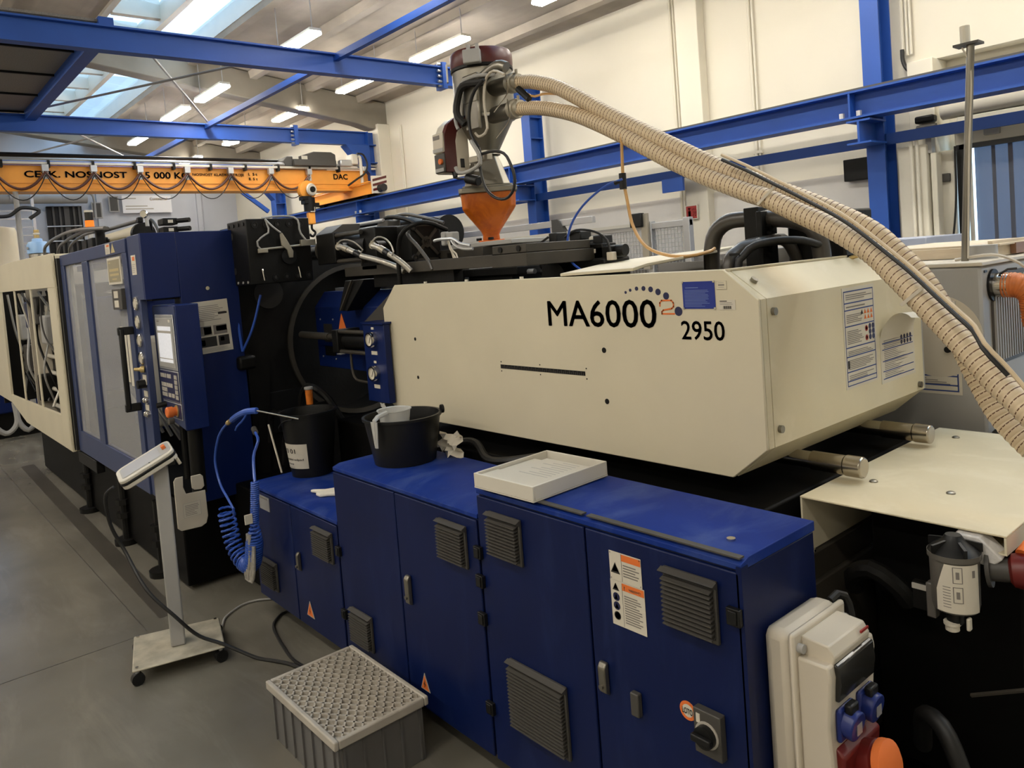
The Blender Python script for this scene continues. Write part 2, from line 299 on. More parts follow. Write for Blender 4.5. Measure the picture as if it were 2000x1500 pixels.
def column(x, z1, lab, wd=.2, dp=.3):
    t = thing('steel_column', lab, 'column', (x, 9, 0), 'blue steel columns along the wall')
    mb = MB().box(x - wd / 2, x + wd / 2, 8.85, 8.87, 0, z1).box(x - wd / 2, x + wd / 2, 8.85 + dp - .02, 8.85 + dp, 0, z1).box(x - .01, x + .01, 8.87, 8.85 + dp - .02, 0, z1)
    obj('column_section', mb, STEELBLUE, t)
    obj('bracket', MB().box(x - .13, x + .13, 8.46, 8.85, 2.86, 2.88).box(x - .13, x + .13, 8.46, 8.85, 3.1, 3.12).box(x - .012, x + .012, 8.46, 8.85, 2.88, 3.1), STEELBLUE, t)
    obj('haunch', MB().prism([(x - wd / 2, 8.85, 4.64), (x - wd / 2, 8.85, 4.0 if x < -12 else 4.3), (x - wd / 2, 8.3, 4.64)], (wd, 0, 0)), STEELBLUE, t) if z1 < 5 else None
    for z in (4.64, 4.25, 3.9) if z1 < 5 else (): obj('stiffener', MB().box(x - wd / 2, x + wd / 2, 8.87, 8.85 + dp - .02, z, z + .02), STEELBLUE, t)
    return t
column(-3.95, 5.5, 'blue steel column between the suction hoses and the strip curtain'); column(-9.72, 4.94, 'blue steel column behind the vacuum hopper loader')
column(-15.0, 4.94, 'blue steel column with haunch at the orange crane end truck', .26); column(-20.1, 4.94, 'farthest blue steel column, below the orange crane girder', .3)
def portal(x, lab, wd=.16):
    t = thing('portal_beam', lab, 'beam', (x, 4, 4.65), 'blue portal beams across the hall')
    obj('beam_section', ibeam(MB(), (x, -7.5, 4.94), (x, 8.85, 4.94), (0, 0, 1), .29, wd), STEELBLUE, t)
    obj('splice_plate', MB().box(x - .1, x + .1, 7.16, 7.2, 4.6, 5.0).box(x - .1, x + .1, 7.2, 7.24, 4.6, 5.0), STEELBLUE, t)
    for z in (4.98, 4.88, 4.8, 4.72, 4.66): obj('bolt', MB().cyl((x + .05, 7.1, z - .01), (x + .05, 7.16, z - .01), .022, 8), ALU, t)
portal(-9.75, 'nearest blue portal beam, topmost across the frame'); portal(-15.0, 'second blue portal beam above the orange crane'); portal(-20.1, 'farthest blue portal beam just behind the crane rail')
for x0, x1, l in ((-9.8, -4, 'blue tie beam nearest the camera at the top edge'), (-15, -9.8, 'blue tie beam between the two nearer portals'), (-20.1, -15, 'blue tie beam between the two farther portals')):
    tag(obj('tie_beam', MB().box(x0, x1, 5.36, 5.44, 4.85, 4.94), STEELBLUE), l, 'beam')
gp = thing('grille_panel', 'dark perforated ceiling panel with blue edge beam, upper left corner', 'panel', (-12, 1.8, 4.95))
GRILLE = mat('dark perforated panel', (.2, .185, .165), .7, var=.3, scale=90)
for i in range(4): x = -15 + i * 1.31; obj('panel', MB().box(x, x + 1.27, 1.35, 2.4, 5.0, 5.03), GRILLE, gp); obj('cross_bar', MB().box(x - .03, x, 1.35, 2.4, 4.97, 5.05), BLACK, gp)
obj('edge_beam', MB().box(-15, -9.75, 2.4, 2.56, 4.85, 5.05), STEELBLUE, gp)
for n, (a, b, l) in enumerate((((-9.75, 2.76, 4.9), (-15, 5.45, 4.97), 'thin bracing rod slanting down towards the crane rail'), ((-15, 2.45, 5.0), (-9.75, 4.3, 4.75), 'thin bracing rod rising to the right from the grille panel'),
        ((-15, 3.1, 4.7), (-20, 5.4, 4.97), 'thin far bracing rod slanting to the farther tie beam'), ((-20, 2.85, 4.97), (-15, 3.85, 4.75), 'thin far bracing rod behind the crane rail'))):
    tag(obj('bracing_rod', MB().cyl(a, b, .018, 8)), GREY.name and l, 'rod') if 0 else tag(obj('bracing_rod', MB().cyl(a, b, .018, 8), GREY), l, 'rod')
tag(obj('diagonal_brace', MB().obox((-20, 7.2, 4.75), (0, 1.4, -1.1), (.08, 0, 0), (0, .06, .08)), STEELBLUE), 'blue diagonal brace below the crane girder at the farthest column', 'brace')
# ---------------------------------------------------------------- ceiling lamps
def lamp(x, y, z, L, lab):
    t = thing('ceiling_lamp', lab, 'lamp', (x, y, z), 'long fluorescent ceiling lamps')
    mb = MB().box(x - L / 2, x + L / 2, y - .1, y + .1, z + .0, z + .05); obj('housing', MB().box(x - L / 2, x + L / 2, y - .09, y + .09, z + .051, z + .09), WHITE, t)
    obj('diffuser', mb, LAMPM, t, bevel=.02); obj('hanger', MB().cyl((x - L / 2 + .1, y, z + .09), (x - L / 2 + .1, y, zc(y)), .008, 6).cyl((x + L / 2 - .1, y, z + .09), (x + L / 2 - .1, y, zc(y)), .008, 6), ALU, t, kind='stuff')
for x, y, l in ((-15.45, 7.35, 'fluorescent lamp above the second portal beam, left of the grey roof beam'), (-12.55, 7.38, 'fluorescent lamp under the nearest portal beam, right of the roof beam'), (-10.1, 7.45, 'large fluorescent lamp above the hopper loader'),
        (-16.1, 5.2, 'smaller fluorescent lamp low behind the second portal beam'), (-14.15, 5.25, 'fluorescent lamp left of the blue tie beam'), (-10.75, 5.3, 'fluorescent lamp at the top edge above the nearest portal')):
    lamp(x, y, 5.3, 1.45 if y > 7 else 1.35, l)
for i, x in enumerate((-22, -18.6, -7, -4, -1, 2)): lamp(x, 7.4, 5.3, 1.45, 'fluorescent lamp in the row nearest the cream wall, outside the picture')
for i, x in enumerate((-19, -7.5, -4.6, -1.7, 1.2)): lamp(x, 5.3, 5.3, 1.45, 'fluorescent lamp in the middle row, outside the picture')
for y in (-1.4, -4.6):
    for x in (-19, -15.5, -12, -8.5, -5, -1.5, 2): lamp(x, y, 5.3, 1.45, 'fluorescent lamp over the aisle, outside the picture')
t = thing('round_lamp', 'small round white lamp below the second portal beam', 'lamp', (-18.4, 7.2, 5.2)); obj('diffuser', MB().lathe([(.02, -.08), (.16, -.04), (.2, .03)], (-18.4, 7.2, 5.25)), LAMPM, t); cy('base', WHITE, t, (-18.4, 7.2, 5.281), (-18.4, 7.2, 5.33), .2)
# ---------------------------------------------------------------- bridge crane
cr = thing('bridge_crane', 'orange overhead travelling crane girder with lettering and looping cables', 'crane', (-15.3, 4, 3.7))
obj('girder', MB().box(-15.35, -15.0, -7, 8.85, 3.7, 4.1), ORANGE, cr, bevel=.01)
obj('girder_flange', MB().box(-15.4, -14.97, -7, 8.6, 3.66, 3.7).box(-15.37, -14.985, -7, 8.6, 3.8, 3.815), ORANGE, cr)
obj('power_rail', MB().box(-15.02, -14.9, -7, 9.0, 4.11, 4.15), WHITE, cr, label='white cable rail along the top of the girder'); cy('rail_tube', ALU, cr, (-14.93, -7, 4.2), (-14.93, 9.15, 4.2), .025, 8)
tr = [obj('rail_clip', MB().box(-15.03, -14.88, .6, .64, 4.05, 4.17), BLACK, cr)]
for i in range(1, 12): copy(tr[0], cr, (0, i * .68, 0))
cy('conductor_line', BLACK, cr, (-15.3, -7, 4.35), (-15.3, 8.2, 4.3), .04, 8)
ys = [1.86, 2.6, 3.34, 4.1, 4.93, 5.75, 6.57, 7.4]
for i, y in enumerate(ys):
    tb_ = obj('cable_trolley', MB().box(-14.96, -14.86, y - .05, y + .05, 3.99, 4.1).box(-14.93, -14.89, y - .04, y + .04, 3.86, 3.99), ALU, cr)
    if i:
        y0 = ys[i - 1]
        tb('festoon_cable', mat('brown cable', (.1, .035, .02), .5, var=0) if i == 1 else bpy.data.materials['brown cable'], cr, [(-14.9, y0 + (y - y0) * k / 8, 3.69 + .29 * ((k - 4) / 4) ** 2) for k in range(9)], .024, 6, .06)
        tb('thin_cable', RUBBER, cr, [(-14.87, y0 + (y - y0) * k / 8, 3.5 + .43 * ((k - 4) / 4) ** 2) for k in range(9)], .009, 5, .06)
text('CELK. NOSNOST', (-14.99, 2.3, 3.895), (0, 1.6, 0), (0, 0, .115), INK, cr, off=.003, bold=.028); text('5 000 KG', (-14.99, 4.2, 3.89), (0, .78, 0), (0, 0, .125), INK, cr, off=.003, bold=.028)
text('NOSNOST KLADKOSTROJE', (-14.99, 5.05, 3.935), (0, 1.0, 0), (0, 0, .065), INK, cr, off=.003, bold=.028); text('I.  5 t', (-14.99, 6.14, 3.965), (0, .18, 0), (0, 0, .055), INK, cr, off=.003, bold=.028); text('II. 5 t', (-14.99, 6.14, 3.87), (0, .18, 0), (0, 0, .055), INK, cr, off=.003, bold=.028)
text('DAC', (-14.99, 8.0, 3.9), (0, .34, 0), (0, 0, .12), INK, cr, off=.003, bold=.028)
# end truck
et = thing('crane_end_truck', 'orange crane end carriage with striped buffer on the runway', 'carriage', (-15.5, 8.55, 3.5))
obj('truck_beam', MB().box(-17.05, -14.1, 8.42, 8.68, 3.5, 3.74), ORANGE, et, bevel=.015); obj('truck_plate', MB().box(-17.0, -14.15, 8.38, 8.72, 3.5, 3.53).box(-16.9, -14.15, 8.35, 8.4, 3.74, 3.76), ORANGE, et)
obj('end_plate', MB().box(-14.1, -14.04, 8.38, 8.72, 3.5, 3.86), WHITE, et)
for i in range(3): obj('warning_stripe', MB().prism([(-14.038, 8.38, 3.54 + i * .1), (-14.038, 8.72, 3.62 + i * .1), (-14.038, 8.72, 3.67 + i * .1), (-14.038, 8.38, 3.59 + i * .1)], (.004, 0, 0)), MAROON, et)
cy('buffer', RUBBER, et, (-14.04, 8.55, 3.6), (-13.88, 8.55, 3.6), .08, 14)
for x in (-16.6, -14.6): cy('wheel', BLACK, et, (x, 8.5, 3.52), (x, 8.6, 3.52), .12, 18)
# hoist
hs = thing('crane_hoist', 'grey hoist drive with white cable pillar on top of the crane girder', 'hoist', (-15.2, 7.2, 4.15))
obj('drive_box', MB().prism([(-15.4, 6.9, 4.15), (-15.4, 8.05, 4.15), (-15.4, 8.05, 4.42), (-15.4, 7.95, 4.47), (-15.4, 7.55, 4.47), (-15.4, 7.2, 4.36), (-15.4, 6.95, 4.36), (-15.4, 6.85, 4.25)], (.5, 0, 0)), DARKGREY, hs, bevel=.02)
bx('grey_cover', DARKGREY, hs, -14.9, -14.8, 7.05, 8.0, 4.16, 4.28, .01)
for y in (7.05, 7.25): bx('white_tag', WHITE, hs, -14.88, -14.87, y, y + .13, 4.3, 4.37)
bx('connection_box', WHITE, hs, -15.0, -14.75, 8.35, 8.5, 4.2, 4.42, .02); bx('gear_motor', ALU, hs, -14.95, -14.8, 8.1, 8.4, 4.16, 4.3, .02)
tb('pillar', WHITE, hs, [(-14.75, 8.5, 4.38), (-14.75, 8.54, 4.35), (-14.75, 8.55, 4.2), (-14.75, 8.55, 3.9), (-14.75, 8.55, 3.75)], .035, 8, .05); bx('limit_switch', ALU, hs, -14.75, -14.7, 8.57, 8.66, 4.05, 4.15, .01)
tb('motor_cable', RUBBER, hs, [(-14.7, 8.45, 4.42), (-14.7, 8.6, 4.4), (-14.7, 8.68, 4.2), (-14.7, 8.6, 4.0), (-14.72, 8.4, 3.87), (-14.75, 8.2, 3.74)], .022, 6, .05)
hk = thing('hoist_hook_block', 'orange hoist hook block hanging under the crane girder', 'hook', (-15.0, 7.4, 3.5))
obj('trolley_body', MB().lathe([(.05, -.1), (.19, -.06), (.2, .06), (.06, .1)], (-14.9, 7.3, 3.66), (1, .2, 0), 20), ORANGE, hk); obj('trolley_wheel', MB().lathe([(.11, 0), (.13, .03), (.11, .06)], (-14.78, 7.34, 3.66), (1, .2, 0), 20), WHITE, hk); cy('hub', BLACK, hk, (-14.72, 7.35, 3.66), (-14.69, 7.355, 3.66), .06, 14)
for z, y in ((3.5, 7.14), (3.42, 7.18), (3.36, 7.3)): bx('drive_motor', BLACK, hk, -14.95, -14.75, y, y + .2, z - .05, z + .03, .01)
cy('hook_motor', BLACK, hk, (-14.85, 7.32, 3.22), (-14.85, 7.32, 3.5), .12, 16); bx('label_plate', WHITE, hk, -14.75, -14.74, 7.28, 7.38, 3.2, 3.3); bx('hook_housing', ORANGE, hk, -14.92, -14.78, 7.26, 7.4, 2.95, 3.2, .02)
tb('hook', BLACK, hk, [(-14.85, 7.33, 2.95), (-14.85, 7.33, 2.85), (-14.85, 7.4, 2.78), (-14.85, 7.33, 2.7), (-14.85, 7.26, 2.75)], .025, 8)
# ---------------------------------------------------------------- far end of the hall
bn = sheet('wall_banner', None, (-23.88, 6.0, 4.08), (0, 1.35, 0), (0, 0, .5), mat('white banner cloth', (.8, .8, .82), .6, var=0), [('r', INKL, .06, .36, .5, .42), ('r', INKL, .06, .2, .62, .26), ('r', INKL, .06, .8, .28, .86)], .01)
text('Continental', (-23.865, 6.75, 4.44), (0, .48, 0), (0, 0, .08), mat('pale orange print', (.8, .55, .2), .6, var=0), bn, off=.004)
tag(bn, 'white banner with pale orange lettering on the far wall', 'banner')
for y, z, l in ((5.2, 3.95, 'left grey wall grille on the far wall, lower of the two'), (5.65, 4.12, 'right grey wall grille beside the white banner')):
    t = thing('wall_grille', l, 'grille', (-23.95, y, z)); bx('frame', GREY, t, -23.9, -23.87, y, y + .26, z, z + .45); bx('mesh', DARKGREY, t, -23.87, -23.865, y + .03, y + .23, z + .03, z + .42)
t = thing('ventilation_duct', 'grey round ventilation duct across the far wall', 'duct', (-23.4, 3.5, 4.5)); obj('pipe', MB().cyl((-23.4, -7, 4.5), (-23.4, 5.0, 4.46), .14, 16), GREY, t); tb('elbow', GREY, t, [(-23.5, 5.0, 4.6), (-23.5, 5.15, 4.58), (-23.5, 5.2, 4.4), (-23.5, 5.2, 3.9)], .03, 8)
for y in (1.8, 3.2, 4.4): obj('collar', MB().cyl((-23.4, y, 4.49), (-23.4, y + .06, 4.49), .16, 16), ALU, t)
t = thing('steel_doorway', 'dark doorway with grey railing in the far wall', 'doorway', (-23.95, 4.3, 3.2)); bx('opening', BLACK, t, -24, -23.88, 4.1, 4.95, 2.9, 4.3)
for y in (4.22, 4.38, 4.5, 4.72, 4.85): bx('inner_post', DARKGREY, t, -23.87, -23.84, y, y + .05 + .08 * (y > 4.4 and y < 4.6), 2.9, 4.3)
for z in (3.35, 3.75): cy('rail', ALU, t, (-23.8, 4.05, z), (-23.8, 4.9, z), .02, 6)
t = thing('storage_rack', 'grey steel rack with shelves at the left edge behind the silo', 'rack', (-22, 2.8, 0))
for y in (2.7, 3.45): bx('post', ALU, t, -22.05, -21.95, y, y + .06, 0, 4.6)
for i in range(9): bx('rung', ALU, t, -22.02, -21.98, 2.76, 3.45, 2.4 + i * .2, 2.43 + i * .2)
t = thing('ladder_post', 'tall slim cream post at the left edge below the crane', 'post', (-15, 2.1, 0)); cy('post', GREY, t, (-15, 2.15, 0), (-15, 2.15, 3.66), .04, 10); bx('foot', GREY, t, -15.1, -14.9, 2.05, 2.25, 0, .02)
tb('cable', RUBBER, t, [(-14.9, 1.7, 3.25), (-14.9, 2.0, 3.25), (-14.9, 2.2, 3.38), (-14.9, 2.45, 3.33), (-14.9, 2.3, 3.2)], .03, 6)
t = thing('material_silo', 'tall beige material silo at the left edge', 'silo', (-17.5, 2.0, 0)); obj('shell', MB().lathe([(.3, 1.0), (.3, 3.1), (.28, 3.16), (.1, 3.2)], (-16.4, 2.0, 0), n=28), CREAM, t)
for dx, dy in ((-.2, -.2), (.2, -.2), (.2, .2), (-.2, .2)): cy('leg', ALU, t, (-16.4 + dx, 2.0 + dy, 0), (-16.4 + dx, 2.0 + dy, 1.05), .03, 8)
t = thing('feed_vessel', 'pale blue plastic tank top on a steel canister', 'vessel', (-11, 1.72, 2.0)); obj('canister', MB().lathe([(.1, 2.1), (.105, 2.12), (.105, 2.42), (.1, 2.43)], (-11.0, 1.75, 0), n=24), STEEL, t)
obj('tank', MB().lathe([(.12, 2.43), (.12, 2.53), (.1, 2.57), (.06, 2.58), (.055, 2.61), (.02, 2.62)], (-11.0, 1.75, 0), n=24), mat('pale blue plastic', (.3, .5, .8), .35, var=.03), t); bx('badge', GREY, t, -10.97, -10.93, 1.625, 1.64, 2.48, 2.51, .005); cy('valve', BRASS, t, (-11, 1.75, 2.62), (-11, 1.75, 2.72), .03, 10); obj('valve_ball', MB().lathe([(.01, -.04), (.04, 0), (.01, .04)], (-11, 1.75, 2.67), n=10), WHITE, t)
cy('side_handle', BLACK, t, (-11.3, 1.7, 2.33), (-11.1, 1.72, 2.35), .03, 10); cy('support', ALU, t, (-11, 1.75, 0), (-11, 1.75, 2.1), .08, 14)
t = thing('signal_lamp', 'orange and dark signal lamp standing behind the blue machine', 'lamp', (-9.6, 2.0, 2.2)); cy('pole', ALU, t, (-9.35, 2.0, 2.2), (-9.35, 2.0, 2.55), .03, 8)
cy('amber_lens', AMBERL, t, (-9.35, 2, 2.55), (-9.35, 2, 2.68), .045, 16); cy('dark_lens', SMOKE, t, (-9.35, 2, 2.68), (-9.35, 2, 2.77), .042, 16); cy('cap', WHITE, t, (-9.35, 2, 2.77), (-9.35, 2, 2.79), .045, 16)
t = thing('neighbour_machine', 'blue base of another machine at the left edge behind the white guard', 'machine', (-15, 1.6, 0)); obj('body', MB().prism([(-17, 1.0, .35), (-17, 1.0, 1.6), (-17, 2.6, 1.6), (-17, 2.6, .35)], (4.6, 0, 0)), GBLUE, t, bevel=.02); bx('plinth', BLACK, t, -16.9, -12.5, 1.2, 2.5, 0, .34)
for i, (y, r) in enumerate(((1.35, .13), (1.6, .1))): tb('hose_loop', GREY, t, [(-12.3, y - r, .5), (-12.25, y - r, .25), (-12.25, y, .1), (-12.25, y + r, .22), (-12.3, y + r, .5)], .035, 8, .04)
# ---------------------------------------------------------------- doorway on the right
d1 = bpy.data.objects.new('door_1', None); C.objects.link(d1); d1.location = (-2.5, 9.4, 0); W[d1.name] = Vector((-2.5, 9.4, 0)); d1['kind'] = 'structure'
bx('door_post', WALL, d1, -3.45, -3.3, 9.25, 9.5, 0, 2.72, .01); bx('door_lintel', WALL, d1, -3.3, 2, 9.3, 9.5, 2.76, 2.98, .01); bx('black_seal', BLACKP, d1, -3.25, 2, 9.28, 9.33, 2.71, 2.76); bx('black_seal', BLACKP, d1, -3.28, -3.2, 9.28, 9.33, 0, 2.76)
obj('painted_daylight', MB().box(-3.2, -3.16, 9.36, 9.37, 0, 2.71), WHITE, d1); cy('roller_case', WALL, d1, (-3.35, 9.15, 3.14), (2, 9.15, 3.14), .1, 16); bx('roller_flap', WALL, d1, -3.2, 2, 9.1, 9.28, 2.98, 3.04, .01)  # white strip painted in place of daylight beside the curtain
bx('lamp_plate', GREY, d1, -3.0, -2.85, 9.25, 9.3, 2.82, 2.9, .01); bx('drive_unit', BLACK, d1, -3.62, -3.42, 9.08, 9.2, 3.04, 3.12, .02); cy('drive_shaft', DARKGREY, d1, (-3.6, 9.1, 2.99), (-3.4, 9.1, 2.99), .03, 12); bx('limit_lever', GREY, d1, -3.5, -3.44, 9.05, 9.15, 2.7, 2.9)
stp = obj('curtain_strip', MB().prism([(-3.15 + .2 * i / 6, 9.42 - .02 * math.sin(PI * i / 6), 0) for i in range(7)] + [(-3.15 + .2 * i / 6, 9.424 - .02 * math.sin(PI * i / 6), 0) for i in range(6, -1, -1)], (0, 0, 2.72)), STRIP, d1)
for i in range(1, 24): copy(stp, d1, (i * .16, .012 * (i % 2), 0))
bx('curtain_rail', ALU, d1, -3.2, 2, 9.4, 9.44, 2.72, 2.75)
tb('black_cable', RUBBER, d1, [(-3.27, 9.22, 2.75), (-3.28, 9.22, 2.2), (-3.33, 9.2, 1.7), (-3.4, 9.2, 1.45)], .012, 6); bx('push_button_box', BLACKP, d1, -3.5, -3.4, 9.15, 9.24, 1.36, 1.5, .01); bx('wall_switch', DARKGREY, d1, -3.42, -3.33, 9.2, 9.25, 2.38, 2.47, .01)
t = thing('control_cabinet', 'tall cream trunking cabinet between column and strip curtain', 'cabinet', (-3.5, 9.1, 1.4)); bx('trunking', WALL, t, -3.78, -3.48, 9.0, 9.2, 1.25, 2.8, .01); bx('trunking', WALL, t, -3.46, -3.4, 9.05, 9.2, 1.25, 2.7, .01); cy('pipe', WALL, t, (-3.62, 8.97, 1.5), (-3.62, 8.97, 2.9), .022, 8); cy('pipe', WALL, t, (-3.56, 8.97, 1.5), (-3.56, 8.97, 2.9), .018, 8)
t = thing('wall_box', 'small black box on the wall left of the right blue column', 'box', (-4.2, 9.3, 2.7)); bx('body', BLACK, t, -4.5, -4.15, 9.2, 9.34, 2.52, 2.78, .01)
# wall sign
sg = sheet('fire_sign', None, (-6.79, 9.16, 2.27), (.2, 0, 0), (0, 0, .2), WHITE, [('r', INKR, .05, .06, .95, .94), ('r', PAPER, .22, .14, .44, .6), ('r', PAPER, .28, .62, .38, .75), ('p', PAPER, [(.2, .72), (.46, .78), (.46, .82), (.2, .8)])] +
   [('p', PAPER, [(x, y), (x + .1, y + .06), (x + .14, y + .2), (x + .08, y + .13)]) for x in (.58, .74) for y in (.18, .38, .6)], .02)
tag(sg, 'red fire extinguisher sign on the cream wall', 'sign')
# fence behind the machine
FY = 6.0
fe = thing('guard_fence', 'aluminium guard fence with wire mesh behind the machine', 'fence', (-6, FY, 0))
for x in (-8.2, -7.65, -6.2, -4.95, -4.5): bx('post', ALU, fe, x, x + .07, FY, FY + .07, 0, 2.17, .004)
for z in (2.09, 1.2, .15): bx('rail', ALU, fe, -8.2, -4.43, FY + .01, FY + .06, z, z + .06, .004)
bx('hinge_rail', ALU, fe, -8.2, -5.6, FY - .06, FY - .01, 2.22, 2.29, .004); bx('slide_rail', WHITE, fe, -8.2, -5.0, FY - .05, FY - .01, 2.13, 2.16)
obj('corner_bracket', MB().prism([(-6.2, FY - .08, 2.15), (-6.2, FY - .08, 2.3), (-6.1, FY - .08, 2.3), (-6.0, FY - .08, 2.15)], (0, .06, 0)), DARKGREY, fe); bx('latch', BLACKP, fe, -5.1, -4.95, FY - .06, FY, 2.12, 2.26, .01); obj('latch_plate', MB().box(-4.98, -4.9, FY - .03, FY, 1.7, 2.25), ZINC, fe)
m_ = MB()
for i in range(92): x = -8.15 + i * .04; m_.box(x, x + .004, FY + .03, FY + .034, .2, 2.1)
for i in range(46): z = .22 + i * .041; m_.box(-8.2, -4.45, FY + .034, FY + .038, z, z + .004)
obj('wire_mesh', m_, ALU, fe, kind='stuff')
obj('clear_screen', MB().box(-8.2, -4.5, FY + .045, FY + .05, 1.7, 2.09), GLASS, fe); bx('lower_panel', mat('grey ribbed panel', (.2, .185, .17), .5, var=.3, scale=30), fe, -8.2, -4.0, FY + .05, FY + .06, .2, 1.8)
t = thing('wall_cabinet', 'blue sheet cabinet behind the hopper slide', 'cabinet', (-8.6, 5.5, 0)); bx('body', GBLUE, t, -9.2, -7.85, 5.2, 5.9, 0, 2.33, .01); bx('door', GBLUE, t, -9.15, -7.9, 5.17, 5.2, .1, 2.28, .01); bx('white_card', PAPER, t, -7.848, -7.846, 5.3, 5.5, 1.95, 2.1)
t = thing('blue_pedestal', 'small blue flared pedestal under the narrow wall beam', 'bracket', (-12.3, 8.6, 2.5)); obj('stem', MB().lathe([(.3, 0), (.2, .12), (.17, .3), (.17, .45)], (-12.3, 8.75, 2.4), n=14), STEELBLUE, t)
# ---------------------------------------------------------------- electrical cabinets
YF = 1.62
def louvre(par, x0, x1, z0, z1, n):
    v = bx('vent', DARKGREY, par, x0, x1, YF - .012, YF, z0, z1, .003)
    obj('vent_hood', MB().prism([(x0 - .004, YF - .012, z1), (x0 - .004, YF - .03, z1 - .008), (x0 - .004, YF - .012, z1 - .02)], (x1 - x0 + .008, 0, 0)), DARKGREY, v)
    h = (z1 - z0 - .02) / (n + 1)
    s = obj('slat', MB().prism([(x0 + .006, YF - .013, z0 + .012 + h * .92), (x0 + .006, YF - .032, z0 + .012 + h * .55), (x0 + .006, YF - .032, z0 + .012 + h * .25), (x0 + .006, YF - .013, z0 + .012 + h * .68)], (x1 - x0 - .012, 0, 0)), DARKGREY, v)
    for i in range(1, n): copy(s, v, (0, 0, h * i))
    bx('painted_gap_shade', INK, v, x0 + .008, x1 - .008, YF - .0135, YF - .012, z0 + .012, z1 - .015)  # black sheet imitates the shade between the slats
def handle(par, x, z0, z1, w=.028):
    h = obj('handle', MB().prism([(x - w / 2, YF - .022, z0 + .012), (x - w / 2, YF - .002, z0), (x - w / 2, YF - .002, z1), (x - w / 2, YF - .014, z1), (x - w / 2, YF - .024, z1 - .015)], (w, 0, 0)), STEEL, par, bevel=.004, label='steel lever handle')
    cy('key_plate', STEEL, h, (x, YF - .03, z0 + (z1 - z0) * .3), (x, YF - .02, z0 + (z1 - z0) * .3), .008, 10)
def hinge(par, x, z): obj('hinge', MB().box(x - .02, x + .02, YF - .016, YF, z, z + .045).box(x - .012, x + .012, YF - .02, YF - .016, z + .005, z + .04), BLACKP, par, bevel=.003)
def bolt_sign(par, x, z, h, w):
    sheet('warning_triangle', par, (x - w / 2, YF - .003, z), (w, 0, 0), (0, 0, h), BLUE, [('p', INK, [(0, 0), (1, 0), (.5, 1)]), ('p', INKO, [(.1, .06), (.9, .06), (.5, .86)])], .0008)
def bolt_shape(par, x, z, h): obj('bolt_mark', MB().prism([(x - .004, YF - .0062, z), (x + .006, YF - .0062, z + h * .5), (x, YF - .0062, z + h * .5), (x + .005, YF - .0062, z + h), (x - .006, YF - .0062, z + h * .4), (x, YF - .0062, z + h * .4)], (0, -.0005, 0)), INK, par)
def tri(par, x, z, h, w):
    o = obj('warning_triangle', MB().prism([(x - w / 2, YF - .002, z), (x + w / 2, YF - .002, z), (x, YF - .002, z + h)], (0, -.002, 0)), INKL, par, label='orange high voltage warning triangle')
    obj('face', MB().prism([(x - w * .4, YF - .0042, z + h * .06), (x + w * .4, YF - .0042, z + h * .06), (x, YF - .0042, z + h * .88)], (0, -.0008, 0)), INKO, o); bolt_shape(o, x, z + h * .15, h * .5)
def cabinet(lab, x0, x1, zt, seam, y1):
    t = thing('electrical_cabinet', lab, 'cabinet', ((x0 + x1) / 2, YF + .2, 0), 'blue electrical cabinets along the machine front')
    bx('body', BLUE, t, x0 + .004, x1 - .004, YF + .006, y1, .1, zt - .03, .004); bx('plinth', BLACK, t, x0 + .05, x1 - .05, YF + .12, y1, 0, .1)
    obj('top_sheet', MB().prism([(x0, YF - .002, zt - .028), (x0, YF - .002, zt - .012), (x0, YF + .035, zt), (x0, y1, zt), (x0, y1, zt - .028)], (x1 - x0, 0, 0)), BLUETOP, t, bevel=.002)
    for a, b in ((x0, seam), (seam, x1)): bx('door', BLUE, t, a + .004, b - .004, YF - .006, YF + .004, .1, zt - .034, .004)
    return t
c3 = cabinet('nearest and tallest blue electrical cabinet, with warning plates and socket box', -2.185, -1.105, 1.108, -1.648, 1.98)
c2 = cabinet('middle blue electrical cabinet with the low round black bucket on top', -3.292, -2.192, 1.012, -2.752, 2.06)
c1 = cabinet('lowest blue electrical cabinet with the labelled black bucket on top', -4.335, -3.3, .748, -3.815, 2.05)
bx('gutter', DARKGREY, c3, -1.64, -1.11, YF + .0, YF + .022, 1.108, 1.112); bx('gutter', DARKGREY, c3, -2.18, -1.66, YF + .0, YF + .022, 1.108, 1.112)
YF -= .006
louvre(c3, -2.11, -1.942, .875, 1.035, 11); louvre(c3, -2.055, -1.776, .28, .525, 17); louvre(c3, -1.345, -1.175, .87, 1.038, 11)
louvre(c2, -2.425, -2.255, .785, .945, 11); louvre(c2, -3.205, -3.025, .198, .362, 11); louvre(c1, -3.53, -3.347, .52, .672, 11); louvre(c1, -4.235, -4.05, .182, .342, 11)
handle(c3, -1.597, .575, .677); handle(c2, -2.68, .525, .65); handle(c1, -3.738, .386, .487, .02)
for x, z in ((-2.185, .845), (-2.185, .74), (-2.19, .6), (-2.185, .27)): hinge(c3, x, z)
for x, z in ((-3.285, .58), (-3.28, .28)): hinge(c2, x, z)
hinge(c3, -1.125, .94); bx('edge_strip', BLUE, c3, -1.118, -1.102, YF + .0, YF + .03, .1, 1.09)
tri(c1, -3.668, .165, .082, .085); tri(c2, -2.625, .185, .072, .065)
bx('name_plate', ALU, c1, -4.21, -4.08, YF - .004, YF, .624, .7); obj('print', MB().box(-4.2, -4.1, YF - .0046, YF - .004, .685, .695), INKG, c1, kind='stuff')
W_ = .12
sheet('warning_plate', c3, (-1.549, YF - .001, .944), (W_, 0, 0), (0, 0, .086), PAPER, [('r', INKO, .39, .74, .99, .97), ('r', INK, .385, .02, .395, .98), ('t', INK, .18, .42, .15), ('t', INKO, .18, .43, .105)] + lines(INKG, .43, .95, .22, .68, 5) + [('c', INKG, x, y, .018) for x in (.04, .96) for y in (.06, .94)])
